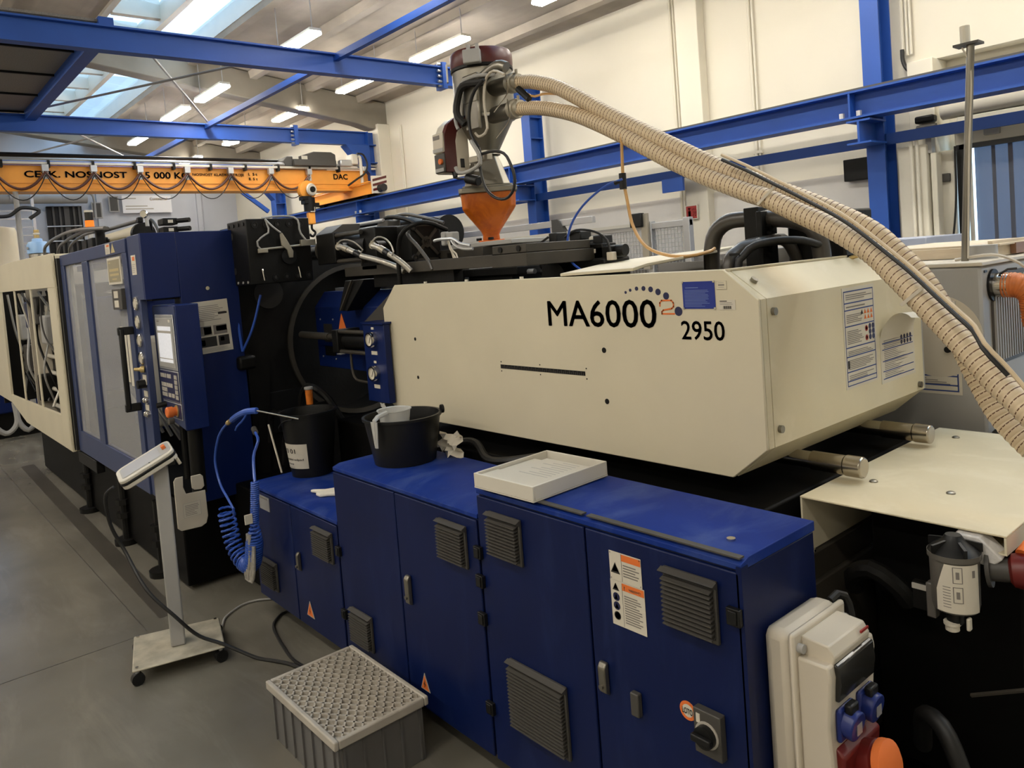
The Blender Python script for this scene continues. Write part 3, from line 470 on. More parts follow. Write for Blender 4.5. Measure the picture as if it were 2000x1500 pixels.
wp = sheet('warning_plate', c3, (-1.551, YF - .001, .808), (.128, 0, 0), (0, 0, .135), PAPER, [('r', INKO, .35, .83, .99, .985), ('r', INK, .345, .02, .353, .98), ('t', INK, .16, .86, .1), ('t', INKO, .16, .87, .065), ('c', NAVY, .16, .64, .1), ('c', NAVY, .16, .44, .1), ('c', INK, .16, .22, .1), ('c', PAPER, .16, .22, .08), ('r', INK, .13, .15, .19, .28), ('p', PAPER, [(.1, .58), (.2, .58), (.16, .72)]), ('p', PAPER, [(.1, .38), (.22, .38), (.16, .5)])] + lines(INKG, .4, .92, .12, .76, 12))
text('NEBEZPEČÍ', (-1.479, YF - .0024, .925), (.044, 0, 0), (0, 0, .009), PAPER, wp, off=.0016); text('!', (-1.498, YF - .0024, .923), (.003, 0, 0), (0, 0, .011), PAPER, wp, off=.0016)
lt = obj('lockout_sticker', MB().cyl((-1.297, YF, .645), (-1.297, YF - .002, .645), .026, 24), PAPER, c3, label='round orange and white LOTO sticker')
obj('ring', MB().lathe([(.0265, 0), (.0265, .0012), (.018, .0012)], (-1.297, YF - .001, .645), (0, -1, 0), 24, caps=False), INKO, lt); text('LOTO', (-1.314, YF - .003, .636), (.034, 0, 0), (0, 0, .017), INK, lt, off=.001)
sw = bx('main_switch', DARKGREY, c3, -1.262, -1.178, YF - .025, YF, .56, .682, .003); cy('switch_ring', INKL, sw, (-1.22, YF - .028, .62), (-1.22, YF - .025, .62), .036, 20); cy('switch_dial', BLACKP, sw, (-1.22, YF - .045, .62), (-1.22, YF - .028, .62), .03, 18); bx('switch_grip', BLACKP, sw, -1.25, -1.19, YF - .06, YF - .045, .61, .63, .004); obj('scale_mark', MB().box(-1.252, -1.24, YF - .0262, YF - .025, .645, .67), PAPER, sw)
bx('small_handle', DARKGREY, c3, -1.49, -1.46, YF - .02, YF, .56, .63, .004); YF += .006
for x, y in ((-1.2, 1.72),): cy('lid_bolt', CHROME, c3, (x, y, 1.108), (x, y, 1.114), .012, 12)
# socket box
so = thing('socket_box', 'cream wall box with blue and red power sockets on the end of the tallest cabinet', 'socket box', (-1.1, 1.82, .5))
bx('back_housing', OFFWHITE, so, -1.105, -1.03, 1.69, 1.95, .42, .915, .025); bx('seal_rim', OFFWHITE, so, -1.032, -1.015, 1.686, 1.954, .416, .919, .02)
obj('front_cover', MB().prism([(-1.017, 1.7, .44), (-.945, 1.7, .44), (-.935, 1.7, .6), (-.94, 1.7, .7), (-.93, 1.7, .83), (-.935, 1.7, .86), (-1.017, 1.7, .86)], (0, .235, 0)), OFFWHITE, so, bevel=.006)
obj('cover_hood', MB().prism([(-1.017, 1.725, .85), (-.935, 1.725, .85), (-.93, 1.725, .875), (-.945, 1.725, .9), (-1.017, 1.725, .905)], (0, .185, 0)), OFFWHITE, so, bevel=.004)
obj('smoked_flap', MB().prism([(-.937, 1.725, .765), (-.925, 1.725, .765), (-.918, 1.725, .81), (-.922, 1.725, .855), (-.935, 1.725, .86)], (0, .185, 0)), SMOKE, so, bevel=.004)
for y, z in ((1.71, .88), (1.93, .88)): cy('cover_screw', GREY, so, (-1.017, y, z), (-1.0, y, z), .012, 12)
obj('print', MB().box(-.932, -.928, 1.86, 1.9, .888, .894), INKR, so, kind='stuff')
for y in (1.765, 1.87):
    s = bx('blue_socket', BSOCK, so, -.94, -.925, y - .04, y + .04, .66, .745, .012); obj('flap', MB().cyl((-.935, y, .703), (-.9, y, .697), .037, 20), BSOCK, s, bevel=.004); bx('hinge', BLACKP, s, -.925, -.905, y - .02, y + .02, .73, .755, .005); bx('tag', ALU, s, -.9, -.898, y - .01, y + .015, .68, .707)
rs = obj('red_socket', MB().prism([(-.945, 1.72, .52), (-.925, 1.72, .53), (-.915, 1.72, .63), (-.94, 1.72, .65)], (0, .19, 0)), RED, so, bevel=.006); obj('red_collar', MB().lathe([(.05, 0), (.052, .05), (.045, .055)], (-.93, 1.82, .58), (1, 0, .25), 22), RED, rs); obj('red_lid', MB().lathe([(.05, .056), (.056, .06), (.056, .08), (.04, .09)], (-.93, 1.82, .58), (1, 0, .25), 22), INKO, rs)
tb('cable', RUBBER, so, [(-1.06, 1.96, .9), (-1.05, 2.0, .91), (-1.04, 2.03, .85), (-1.04, 2.05, .6)], .011, 8)
# ---------------------------------------------------------------- things on the cabinets
def bucket(lab, x, y, z, r0, r1, h):
    t = thing('bucket', lab, 'bucket', (x, y, z)); obj('pail', MB().lathe([(r0, 0), (r1, h - .012), (r1 + .008, h - .012), (r1 + .009, h), (r1 - .004, h), (r1 - .008, h - .02), (r0 - .006, .008), (.001, .008)], (x, y, z), n=48, caps=False), BLACKP, t); return t
b1 = bucket('tall black bucket with a white paper label on the lowest blue cabinet', -4.2, 1.94, .749, .118, .16, .37)
def rad(h, r0, r1, H): return r0 + (r1 - r0) * h / H
mb = MB(); n = 14; a0, a1 = math.radians(236), math.radians(326)
pt = lambda a, h, e=.002: (-4.2 + (rad(h, .118, .16, .37) + e) * math.cos(a), 1.94 + (rad(h, .118, .16, .37) + e) * math.sin(a), .749 + h)
for i in range(n + 1): a = a0 + (a1 - a0) * i / n; mb.v += [pt(a, .055), pt(a, .2)]
mb.f = [(2 * i, 2 * i + 2, 2 * i + 3, 2 * i + 1) for i in range(n)]
lab = obj('paper_label', mb, PAPER, b1, label='white paper label')
def curved(s, u0, u1, h0, h1):
    o = text(s, (0, 0, 0), (1, 0, 0), (0, 1, 0), INK, lab, off=0)
    for p in o.data.vertices: p.co = pt(a0 + (a1 - a0) * (u0 + (u1 - u0) * p.co.x), h0 + (h1 - h0) * p.co.y, .0035)
curved('B 03 01', .0, .66, .145, .172); curved('komunální odpad', .04, .88, .1, .116); curved('směsný', .1, .55, .076, .088); curved('..............', .1, .55, .062, .064)
tb('bail', BLACKP, b1, [(-4.2 + .168 * math.cos(a), 1.94 + .168 * math.sin(a), 1.1 - .1 * math.sin((a - 2.2) * 3.1415 / 3.1) ** 2) for a in [2.2 + 3.1 * i / 10 for i in range(11)]], .005, 6)
b2 = bucket('low wide black bucket with a clear jug inside, on the middle blue cabinet', -3.05, 1.87, 1.013, .142, .176, .215)
obj('rim_ear', MB().lathe([(.001, 0), (.02, 0), (.02, .012), (.001, .012)], (-2.95, 2.02, 1.235), (.3, 1, 0), 12), BLACKP, b2)
jg = thing('measuring_jug', 'clear plastic measuring jug hanging in the low black bucket', 'jug', (-2.975, 1.78, 1.13))
obj('jug_body', MB().lathe([(.055, 0), (.075, .125), (.08, .128), (.08, .131), (.072, .128), (.052, .004), (.001, .004)], (-3.05, 1.83, 1.128), n=32, caps=False), BOWL, jg)
hx, hy = -2.93, 1.715
obj('jug_handle', MB().tube([(-3.01, 1.765, 1.255), (-2.985, 1.7, 1.25), (-2.977, 1.682, 1.238), (-2.981, 1.684, 1.18), (-2.989, 1.69, 1.115)], .009, 8, rf=lambda L, i: .013 - .035 * L), BOWL, jg); obj('handle_web', MB().prism([(-2.995, 1.672, 1.235), (-2.955, 1.68, 1.235), (-2.978, 1.688, 1.115), (-2.995, 1.684, 1.115)], (0, .004, 0)), BOWL, jg)
tr = thing('paper_tray', 'white shallow box of paper forms on the tallest blue cabinet', 'tray', (-2.0, 1.78, 1.11))
P = [(-2.165, 1.6), (-1.86, 1.592), (-1.86, 1.972), (-2.15, 1.955)]
tm = Matrix.Rotation(.03, 3, 'Z')
def tq(x, y): v = tm @ Vector((x + 2.01, y - 1.78, 0)); return v.x - 2.01, v.y + 1.78
def tbx(name, m, x0, x1, y0, y1, z0, z1, bev=0): a, b, c = tq(x0, y0), tq(x1, y0), tq(x0, y1); return obj(name, MB().obox((*a, z0), (b[0] - a[0], b[1] - a[1], 0), (c[0] - a[0], c[1] - a[1], 0), (0, 0, z1 - z0)), m, tr, bev)
tbx('base', WHITE, -2.16, -1.86, 1.595, 1.96, 1.113, 1.117); tbx('side', WHITE, -2.16, -1.86, 1.595, 1.603, 1.117, 1.165, .002); tbx('side', WHITE, -2.16, -1.86, 1.952, 1.96, 1.117, 1.165, .002); tbx('side', WHITE, -1.868, -1.86, 1.603, 1.952, 1.117, 1.165, .002); tbx('side', WHITE, -2.16, -2.152, 1.603, 1.952, 1.117, 1.165, .002)
tbx('flap', PAPER, -2.15, -1.87, 1.605, 1.7, 1.15, 1.156, .001); tbx('paper_stack', PAPER, -2.148, -1.9, 1.62, 1.88, 1.13, 1.152, .001); tbx('top_form', PAPER, -2.1, -1.885, 1.66, 1.9, 1.1535, 1.155)
for i in range(9): tbx('print', INKL, -2.06 + .03 * (i % 3), -1.92, 1.72 + i * .02, 1.724 + i * .02, 1.1551, 1.1554)
tag(obj('work_glove', MB().prism([(-3.815, 1.735, .75), (-3.755, 1.755, .75), (-3.735, 1.728, .75), (-3.69, 1.728, .75), (-3.67, 1.76, .75), (-3.62, 1.81, .75), (-3.67, 1.865, .75), (-3.735, 1.845, .75), (-3.755, 1.795, .75), (-3.805, 1.755, .75)], (0, 0, .018)), mat('white cotton', (.85, .8, .68), .8, var=.05, bump=.3, scale=15), bevel=.006), 'small white glove lying on the lowest blue cabinet', 'glove')
rg = thing('cleaning_rag', 'crumpled pale rag squeezed behind the low black bucket', 'rag', (-2.92, 2.02, 1.02))
mb = MB(); random.seed(3); g = 7
for i in range(g + 1):
    for j in range(g + 1): mb.v.append((-2.985 + .14 * i / g + random.uniform(-.01, .01), 2.03 + .03 * math.sin(j * 1.3 + i), 1.02 + .1 * j / g + random.uniform(-.012, .012)))
mb.f = [(i * (g + 1) + j, (i + 1) * (g + 1) + j, (i + 1) * (g + 1) + j + 1, i * (g + 1) + j + 1) for i in range(g) for j in range(g)]
obj('cloth', mb, PAPER, rg)
# crate on the floor
ct = thing('plastic_crate', 'grey plastic crate with a light latticed lid standing on the floor', 'crate', (-2.787, 1.334, 0))
X0, X1, Y0, Y1, ZT = -3.087, -2.487, 1.132, 1.535, .25
for a, b, c, d in ((X0 + .02, X1 - .02, Y0 + .02, Y0 + .03), (X0 + .02, X1 - .02, Y1 - .03, Y1 - .02), (X0 + .02, X0 + .03, Y0 + .03, Y1 - .03), (X1 - .03, X1 - .02, Y0 + .03, Y1 - .03)): bx('wall_panel', GREYPL, ct, a, b, c, d, 0, ZT - .03, .002)
for i in range(7): bx('wall_rib', GREYPL, ct, X0 + .03 + i * .087, X0 + .036 + i * .087, Y0 + .012, Y0 + .02, .01, ZT - .03)
for i in range(5): bx('wall_rib', GREYPL, ct, X1 - .02, X1 - .012, Y0 + .04 + i * .08, Y0 + .046 + i * .08, .01, ZT - .03); bx('wall_rib', GREYPL, ct, X0 + .012, X0 + .02, Y0 + .04 + i * .08, Y0 + .046 + i * .08, .01, ZT - .03)
ld = obj('lid', MB().box(X0 + .01, X1 - .01, Y0 + .01, Y1 - .01, ZT - .03, ZT - .016), LIDGREY, ct, bevel=.004, label='light grey latticed lid')
for a, b, c, d in ((X0, X1, Y0, Y0 + .02), (X0, X1, Y1 - .02, Y1), (X0, X0 + .02, Y0 + .02, Y1 - .02), (X1 - .02, X1, Y0 + .02, Y1 - .02)): bx('rim', LIDGREY, ld, a, b, c, d, ZT - .035, ZT, .005)
def clipseg(c, s):
    lo, hi = Vector((X0 + .02, Y0 + .02)), Vector((X1 - .02, Y1 - .02)); d = Vector((1, s * .72)).normalized(); t0, t1 = -9, 9
    for k in (0, 1):
        a, b = (lo[k] - c[k]) / d[k], (hi[k] - c[k]) / d[k]; t0, t1 = max(t0, min(a, b)), min(t1, max(a, b))
    return (c + d * t0, c + d * t1) if t1 - t0 > .02 else None
for s in (1, -1):
    for i in range(-11, 12):
        q = clipseg(Vector((X0 + .3 + i * .058, (Y0 + Y1) / 2)), s)
        if q:
            a, b = q; d = (b - a); nn = Vector((-d.y, d.x)).normalized() * .007
            obj('lattice_rib', MB().obox((a.x - nn.x / 2, a.y - nn.y / 2, ZT - .0165), (d.x, d.y, 0), (nn.x, nn.y, 0), (0, 0, .014)), LIDGREY, ld)
# ---------------------------------------------------------------- injection unit cover
YC = 2.2
cv = thing('injection_unit_cover', 'long cream sheet metal cover lettered MA6000 over the injection unit', 'machine cover', (-2.5, 2.8, 1.1))
prof = [(-3.69, 1.69), (-3.555, 1.812), (-1.5, 1.812), (-1.375, 1.71), (-1.375, 1.22), (-1.51, 1.108), (-3.55, 1.102), (-3.685, 1.16)]
obj('front_panel', MB().prism([(x, YC, z) for x, z in prof], (0, .012, 0)), CREAM, cv, bevel=.003)
obj('top_return', MB().box(-3.555, -1.5, YC + .01, YC + .045, 1.805, 1.812), CREAM, cv); 
sh = [(-1.512, 1.812), (-1.375, 1.71), (-1.375, 1.22), (-1.5, 1.112)]
def bent(name, y0, y1, m, p=sh, th=.006):
    mb = MB()
    for i in range(len(p) - 1):
        (xa, za), (xb, zb) = p[i], p[i + 1]; d = Vector((xb - xa, zb - za)); n_ = Vector((d.y, -d.x)).normalized() * th
        mb.prism([(xa, y0, za), (xb, y0, zb), (xb + n_.x, y0, zb + n_.y), (xa + n_.x, y0, za + n_.y)], (0, y1 - y0, 0))
    return obj(name, mb, m, cv)
bent('corner_strip', YC + .012, 2.243, CREAMTOP); bent('end_panel', 2.248, 3.42, CREAMTOP)
obj('back_panel', MB().prism([(-2.75, 3.42, 1.815), (-1.5, 3.42, 1.815), (-1.375, 3.42, 1.71), (-1.375, 3.42, 1.22), (-1.51, 3.42, 1.108), (-2.75, 3.42, 1.108)], (0, .012, 0)), GREY, cv)
obj('ridge_strip', MB().box(-1.53, -1.5, 2.25, 3.42, 1.806, 1.812), CREAMTOP, cv)
ldd = obj('top_lid', MB().prism([(-2.29, 2.215, 1.815), (-1.9, 2.215, 1.822), (-1.9, 2.3, 1.835), (-2.1, 3.3, 1.875), (-2.62, 3.3, 1.85), (-2.62, 2.9, 1.84)], (0, 0, .012)), CREAM, cv, bevel=.002)
bx('inner_floor', BLACK, cv, -3.5, -1.55, 2.3, 3.4, 1.12, 1.3)
# markings
def T(s, x0, x1, z0, z1, m): text(s, (x0, YC, z0), (x1 - x0, 0, 0), (0, 0, z1 - z0), m, cv, off=.0012)
T('MA6000', -2.365, -1.79, 1.61, 1.717, INK); T('2950', -1.685, -1.507, 1.573, 1.64, INK)
two = [(-1.772, 1.692), (-1.772, 1.703), (-1.763, 1.712), (-1.721, 1.712), (-1.712, 1.703), (-1.712, 1.69), (-1.72, 1.683), (-1.758, 1.677), (-1.765, 1.671), (-1.765, 1.664), (-1.71, 1.664)]
mb = MB()
for i in range(len(two) - 1):
    a, b = Vector((two[i][0], 0, two[i][1])), Vector((two[i + 1][0], 0, two[i + 1][1])); d = (b - a).normalized() * .0025; s_ = Vector((-d.z, 0, d.x)) * 1.15
    mb.quad(*[p + Vector((0, YC - .0012, 0)) for p in (a - d - s_, b + d - s_, b + d + s_, a - d + s_)])
obj('lettering', mb, INKO, cv, kind='stuff', label='orange figure 2')
for x, z, r in ((-1.93, 1.744, .0055), (-1.907, 1.752, .006), (-1.876, 1.757, .0078), (-1.843, 1.757, .009), (-1.81, 1.753, .0105), (-1.777, 1.743, .012), (-1.742, 1.728, .013), (-1.692, 1.673, .0165)): obj('dot', MB().cyl((x, YC, z), (x, YC - .001, z), r, 20), NAVY, cv)
pl = sheet('rating_plate', cv, (-1.668, YC - .001, 1.682), (.132, 0, 0), (0, 0, .094), mat('blue rating plate', (.012, .03, .24), .35, var=.05), lines(mat('pale blue print', (.12, .17, .42), .5, var=0), .06, .92, .08, .72, 12) + [('r', bpy.data.materials['pale blue print'], .1, .76, .5, .79)])
for x in (-1.666, -1.538):
    for z in (1.684, 1.774): cy('rivet', CHROME, pl, (x, YC - .001, z), (x, YC - .005, z), .004, 8)
sheet('small_label', cv, (-1.529, YC - .0005, 1.747), (.04, 0, 0), (0, 0, .028), CREAM, [('r', INKL, 0, 0, 1, .03), ('r', INKL, 0, .97, 1, 1), ('r', INKL, 0, 0, .02, 1), ('r', INKL, .98, 0, 1, 1), ('r', INKG, .2, .45, .8, .6), ('r', INKL, .2, .2, .75, .27), ('r', INKL, .2, .75, .75, .82)])
sheet('barcode_label', cv, (-1.522, YC - .0005, 1.678), (.062, 0, 0), (0, 0, .033), PAPER, [('r', INK, .05, .85, .5, .93), ('r', INKG, .05, .7, .8, .74), ('r', INKG, .05, .55, .85, .59)] + [('r', INK, .25 + i * .04, .1, .265 + i * .04 + .012 * (i % 3), .4) for i in range(13)])
bx('slot', BLACK, cv, -2.705, -2.172, YC - .0015, YC, 1.412, 1.43, .001)
mb = MB()
for i in range(46): x = -2.7 + i * .0115; mb.box(x, x + .003, YC - .0025, YC - .0015, 1.414, 1.428 - .005 * (i % 2))
obj('scale_tooth', mb, DARKGREY, cv, kind='stuff')
for x, z, r in ((-2.061, 1.52, .011), (-2.064, 1.318, .011), (-3.393, 1.526, .009), (-3.395, 1.324, .009), (-2.7, 1.442, .003), (-2.7, 1.4, .003), (-2.44, 1.442, .003), (-2.44, 1.4, .003), (-2.165, 1.442, .003), (-2.165, 1.4, .003)): cy('bolt_hole', BLACK, cv, (x, YC - .0012, z), (x, YC, z), r, 16)
for p, q in (((-1.445, 2.29, 1.766), (.006, 0, .008)), ((-1.375, 2.28, 1.665), (.012, 0, 0)), ((-1.375, 2.28, 1.275), (.012, 0, 0)), ((-1.375, 3.37, 1.245), (.012, 0, 0))): cy('panel_screw', STEEL, cv, p, Vector(p) + Vector(q), .013, 14)
for x in (-3.3, -2.95, -2.55): cy('edge_stud', WHITE, cv, (x, 2.23, 1.81), (x, 2.23, 1.822), .009, 10)
def manual(x, y0, y1, z0, z1, par, face='x', name='instruction_sheet'):
    bands = [.965, .905, .79, .735, .575, .515, .4, .31, .22, .13]
    it = [('r', INKB, .04, b, .96, b + .012) for b in (.955, .84, .77, .61, .4, .31, .16, .07)]
    it += [('r', INKB, .04, .03, .055, .967), ('r', INKB, .945, .03, .96, .967), ('r', INKB, .04, .025, .96, .035)]
    for a, b, n in ((.88, .94, 3), (.8, .83, 1), (.65, .74, 5), (.44, .58, 8), (.33, .38, 3), (.19, .29, 6), (.085, .14, 3)): it += lines(INKG, .1, .62 if .42 < a < .7 else .93, a, b, n)
    it += [('t', INKO if i else INK, .58 + .1 * i, .735, .04) for i in range(4)] + [('t', INKO, .68 + .1 * i, .68, .04) for i in range(3)]
    it += [('c', INKR, .7, .56, .045), ('c', INKR, .7, .465, .045)] + [('c', NAVY, .81 + .1 * i, .575 - .055 * j, .042) for i in range(2) for j in range(3)]
    it += [('c', PAPER, .7, .56, .025), ('c', PAPER, .7, .465, .025), ('r', INK, .07, .2, .13, .28)]
    if face == 'x': return sheet(name, par, (x, y0, z0), (0, y1 - y0, 0), (0, 0, z1 - z0), PAPER, it)
    return sheet(name, par, (x, y0, z0), (y1, 0, 0), (0, 0, z1 - z0), PAPER, it)
manual(-1.3749, 2.745, 3.0, 1.325, 1.7, cv)
mn = obj('instruction_sheet', MB().box(-1.375, -1.3735, 3.03, 3.34, 1.3, 1.48), PAPER, cv, label='half peeled instruction sheet')
mb = MB(); n = 12                                    # the curled upper half
for i in range(n + 1):
    a = i / n; z = 1.48 + .1 * math.sin(a * 2.2); x = -1.374 + .075 * (1 - math.cos(a * 2.6)) * .5
    for j in range(7): b = j / 6; mb.v.append((x + .05 * a * (1 - b) * .8, 3.03 + .31 * b + .03 * a * (1 - b), z - .03 * a * b))
mb.f = [(i * 7 + j, i * 7 + j + 1, i * 7 + j + 8, i * 7 + j + 7) for i in range(n) for j in range(6)]
obj('curled_corner', mb, PAPER, mn)
pm = MB(); pg = MB(); pc = MB()
for z in (1.455, 1.43, 1.385, 1.345, 1.315): pm.quad((-1.373, 3.045, z), (-1.373, 3.325, z), (-1.373, 3.325, z + .004), (-1.373, 3.045, z + .004))
for i in range(22): z = 1.318 + i * .007; pg.quad((-1.3731, 3.06, z), (-1.3731, 3.14 + .15 * random.random(), z), (-1.3731, 3.14 + .1 * random.random(), z + .003), (-1.3731, 3.06, z + .003))
for i in range(4):
    for j in range(2): pc.cyl((-1.3733, 3.22 + i * .028, 1.465 - .02 * j), (-1.3728, 3.22 + i * .028, 1.465 - .02 * j), .0095, 12)
obj('print', pm, INKB, mn, kind='stuff'); obj('print', pg, INKG, mn, kind='stuff'); obj('print', pc, NAVY, mn, kind='stuff')
# carriage rods under the cover
cg = thing('machine_bed', 'dark machine bed with two chrome guide rods under the cream cover', 'machine bed', (-2.3, 2.7, 0))
WSTEEL = mat('worn bright steel', (.42, .38, .32), .24, metal=1., var=.15, scale=8)
for y in (2.56, 3.12): cy('guide_rod', CHROME, cg, (-3.6, y, 1.1), (-1.36, y, 1.1), .03, 24); cy('rod_sleeve', WSTEEL, cg, (-1.42, y, 1.1), (-1.3, y, 1.1), .034, 24); cy('rod_cap', WSTEEL, cg, (-1.3, y, 1.1), (-1.235, y, 1.1), .037, 24, bevel=.006)
bx('bed', BLACKLOW, cg, -4.2, -1.38, 2.12, 3.5, .35, 1.03, .01); bx('lower_bed', BLACKLOW, cg, -4.3, -1.4, 2.2, 3.5, .02, .35); bx('drip_tray', DKBROWN, cg, -2.3, -1.38, 2.05, 2.12, .98, 1.045, .004); bx('bed_step', DKBROWN, cg, -1.38, -1.3, 2.2, 2.75, .3, .76, .006); bx('bed_step', DKBROWN, cg, -1.38, -1.315, 2.2, 3.2, .76, .85, .004); cy('step_bolt', CHROME, cg, (-1.33, 2.36, .85), (-1.33, 2.36, .858), .012, 10)
tb('loom', RUBBER, cg, [(-3.4, 2.18, 1.05), (-3.2, 2.1, 1.0), (-2.9, 2.15, 1.06), (-2.7, 2.1, 1.01), (-2.4, 2.16, 1.06)], .018, 8)
bx('gauge_panel', GBLUE, cg, -3.845, -3.62, 2.15, 2.19, 1.17, 1.605, .004); bx('panel_cap', GBLUE, cg, -3.85, -3.615, 2.14, 2.26, 1.605, 1.615)
for z in (1.52, 1.333):
    g = obj('pressure_gauge', MB().lathe([(.001, .02), (.032, .02), (.033, .032), (.041, .032), (.043, .02), (.043, 0), (.001, 0)], (-3.735, 2.15, z), (0, -1, 0), 28, caps=False), CHROME, cg, label='chrome rimmed pressure gauge')
    cy('dial', PAPER, g, (-3.735, 2.128, z), (-3.735, 2.126, z), .034, 24); obj('needle', MB().obox((-3.748, 2.125, z - .02), (.004, 0, .002), (.02, 0, .036), (0, -.001, 0)), INK, g)
    bx('gauge_tag', PAPER, cg, -3.765, -3.705, 2.147, 2.15, z - .085, z - .065); bx('gauge_tag', PAPER, cg, -3.748, -3.723, 2.147, 2.15, z + .055, z + .068)
# ---------------------------------------------------------------- table plate behind the cover
tp = thing('cover_plate', 'flat dusty cream sheet metal plate at the right, bolted over the pump', 'plate', (-1.03, 2.88, .85))
bx('top', TABTOP, tp, -1.335, -.737, 2.31, 3.45, 1.044, 1.05, .002); bx('side_flange', CREAM, tp, -1.335, -1.329, 2.312, 3.45, .855, 1.044)
obj('side_flange', MB().box(-.743, -.737, 2.31, 3.45, .995, 1.044).box(-.81, -.743, 2.31, 3.45, .995, 1.0), CREAM, tp)
for x, y in ((-1.217, 2.583), (-1.219, 3.308), (-.979, 2.596), (-.85, 3.2)): t2 = obj('bolt', MB().lathe([(.014, 0), (.013, .004), (.008, .007), (.001, .007)], (x, y, 1.05), n=14), STEEL, tp)
cy('flange_hole', BLACK, tp, (-1.329, 2.62, 1.0), (-1.3285, 2.62, 1.0), .009, 10)
pu = thing('pump_unit', 'black hydraulic pump and motor body under the cream plate', 'pump', (-1.0, 2.9, 0))
bx('pump_block', BLACKLOW, pu, -1.195, -.76, 2.5, 3.4, .16, 1.03, .01); cy('motor', BLACKLOW, pu, (-1.25, 2.75, .42), (-.4, 2.95, .42), .24, 28, bevel=.01); bx('base_frame', BLACKLOW, pu, -1.28, -.2, 2.2, 3.4, .02, .14, .01)
cy('motor_cap', BLACKLOW, pu, (-.4, 2.95, .42), (-.34, 2.965, .42), .2, 28, bevel=.01); tb('cap_rib', BLACK, pu, [(-1.22, 2.42, .74), (-1.2, 2.38, .8), (-1.13, 2.36, .84), (-1.07, 2.38, .8), (-1.05, 2.42, .74)], .03, 10)
tb('oil_hose', RUBBER, pu, [(-1.02, 2.4, .3), (-.97, 2.3, .46), (-.9, 2.26, .46), (-.84, 2.24, .32), (-.8, 2.2, .1)], .026, 12); tb('oil_hose', RUBBER, pu, [(-.6, 2.3, .95), (-.52, 2.2, .7), (-.56, 2.15, .5), (-.7, 2.1, .3), (-.8, 2.1, .1)], .02, 10)
tb('oil_hose', RUBBER, pu, [(-.42, 2.45, 1.0), (-.36, 2.3, .75), (-.4, 2.2, .5), (-.5, 2.15, .2)], .03, 12); cy('thin_rod', DKBROWN, pu, (-.82, 2.25, .6), (-.62, 2.2, .72), .006, 6)
fh = thing('oil_filter', 'translucent grey filter housing with a paper label under the plate', 'filter', (-.84, 2.27, .78))
obj('bowl', MB().lathe([(.03, .83), (.056, .838), (.06, .855), (.062, .985), (.067, .985), (.067, 1.0), (.061, 1.0)], (-.852, 2.26, 0), n=40), mat('grey filter bowl', (.11, .1, .085), .35, var=.15), fh)
obj('cap', MB().lathe([(.066, 1.0), (.054, 1.012), (.03, 1.03), (.02, 1.045), (.001, 1.045)], (-.852, 2.26, 0), n=36), BLACKP, fh)
for i in range(5): a = i * 1.257 + .4; obj('cap_rib', MB().obox((-.852 + .02 * math.cos(a), 2.26 + .02 * math.sin(a), 1.012), (.05 * math.cos(a), .05 * math.sin(a), -.01), (-.008 * math.sin(a), .008 * math.cos(a), 0), (0, 0, .022)), BLACKP, fh)
mb = MB(); n = 14
for i in range(n + 1): a = math.radians(245 + 105 * i / n); mb.v += [(-.852 + .0635 * math.cos(a), 2.26 + .0635 * math.sin(a), .845 if i > 2 else .845 + .0 * i), (-.852 + .0635 * math.cos(a), 2.26 + .0635 * math.sin(a), .98 if i > 3 else .905 + .025 * i)]
mb.f = [(2 * i, 2 * i + 2, 2 * i + 3, 2 * i + 1) for i in range(n)]; fl_ = obj('paper_label', mb, PAPER, fh)
mb = MB()
def arc(a0, a1, z0, z1):
    k = 4; o = len(mb.v)
    for i in range(k + 1): a = math.radians(a0 + (a1 - a0) * i / k); mb.v += [(-.852 + .0642 * math.cos(a), 2.26 + .0642 * math.sin(a), z0), (-.852 + .0642 * math.cos(a), 2.26 + .0642 * math.sin(a), z1)]
    mb.f += [(o + 2 * i, o + 2 * i + 2, o + 2 * i + 3, o + 2 * i + 1) for i in range(k)]
for z0 in (.875, .93):
    for q in ((285, 287, z0, z0 + .045), (305, 307, z0, z0 + .045), (285, 307, z0, z0 + .002), (285, 307, z0 + .043, z0 + .045), (292, 300, z0 + .012, z0 + .032)): arc(*q)
for i in range(8): arc(262, 280, .86 + i * .008, .862 + i * .008)
arc(330, 338, .945, .965)
obj('print', mb, INKG, fl_, kind='stuff'); bx('small_plate', INKL, fh, -.97, -.925, 2.26, 2.265, .86, .875); bx('bracket', BLACK, fh, -.97, -.9, 2.265, 2.285, .8, .88); bx('bracket', mat('filter bracket', (.1, .09, .08), .4), fh, -.92, -.895, 2.23, 2.26, .8, .9, .004)
obj('drain_neck', MB().lathe([(.022, .83), (.022, .8), (.012, .79)], (-.852, 2.25, 0), n=14), BLACKP, fh); obj('drain_knob', MB().lathe([(.012, 0), (.018, .004), (.018, .018), (.022, .02), (.022, .028), (.01, .03)], (-.857, 2.24, .775), (0, 0, 1), 12), PAPER, fh); bx('drain_lever', PAPER, fh, -.815, -.805, 2.22, 2.24, .795, .83, .004)
rp = thing('red_valve', 'dark red pipe coupling under the right end of the cream plate', 'valve', (-.7, 2.3, .95)); obj('body', MB().lathe([(.03, 0), (.045, .01), (.05, .04), (.045, .07), (.03, .08)], (-.74, 2.33, .95), (1, .25, .1), 20), RED, rp); cy('flange', DARKGREY, rp, (-.79, 2.32, .945), (-.78, 2.322, .946), .05, 16); cy('pipe', DARKGREY, rp, (-.78, 2.32, .946), (-.735, 2.33, .95), .032, 16); cy('pipe', DARKGREY, rp, (-.66, 2.35, .96), (-.4, 2.42, .98), .035, 16); cy('red_top', INKO, rp, (-.7, 2.34, .99), (-.68, 2.4, 1.03), .03, 14)
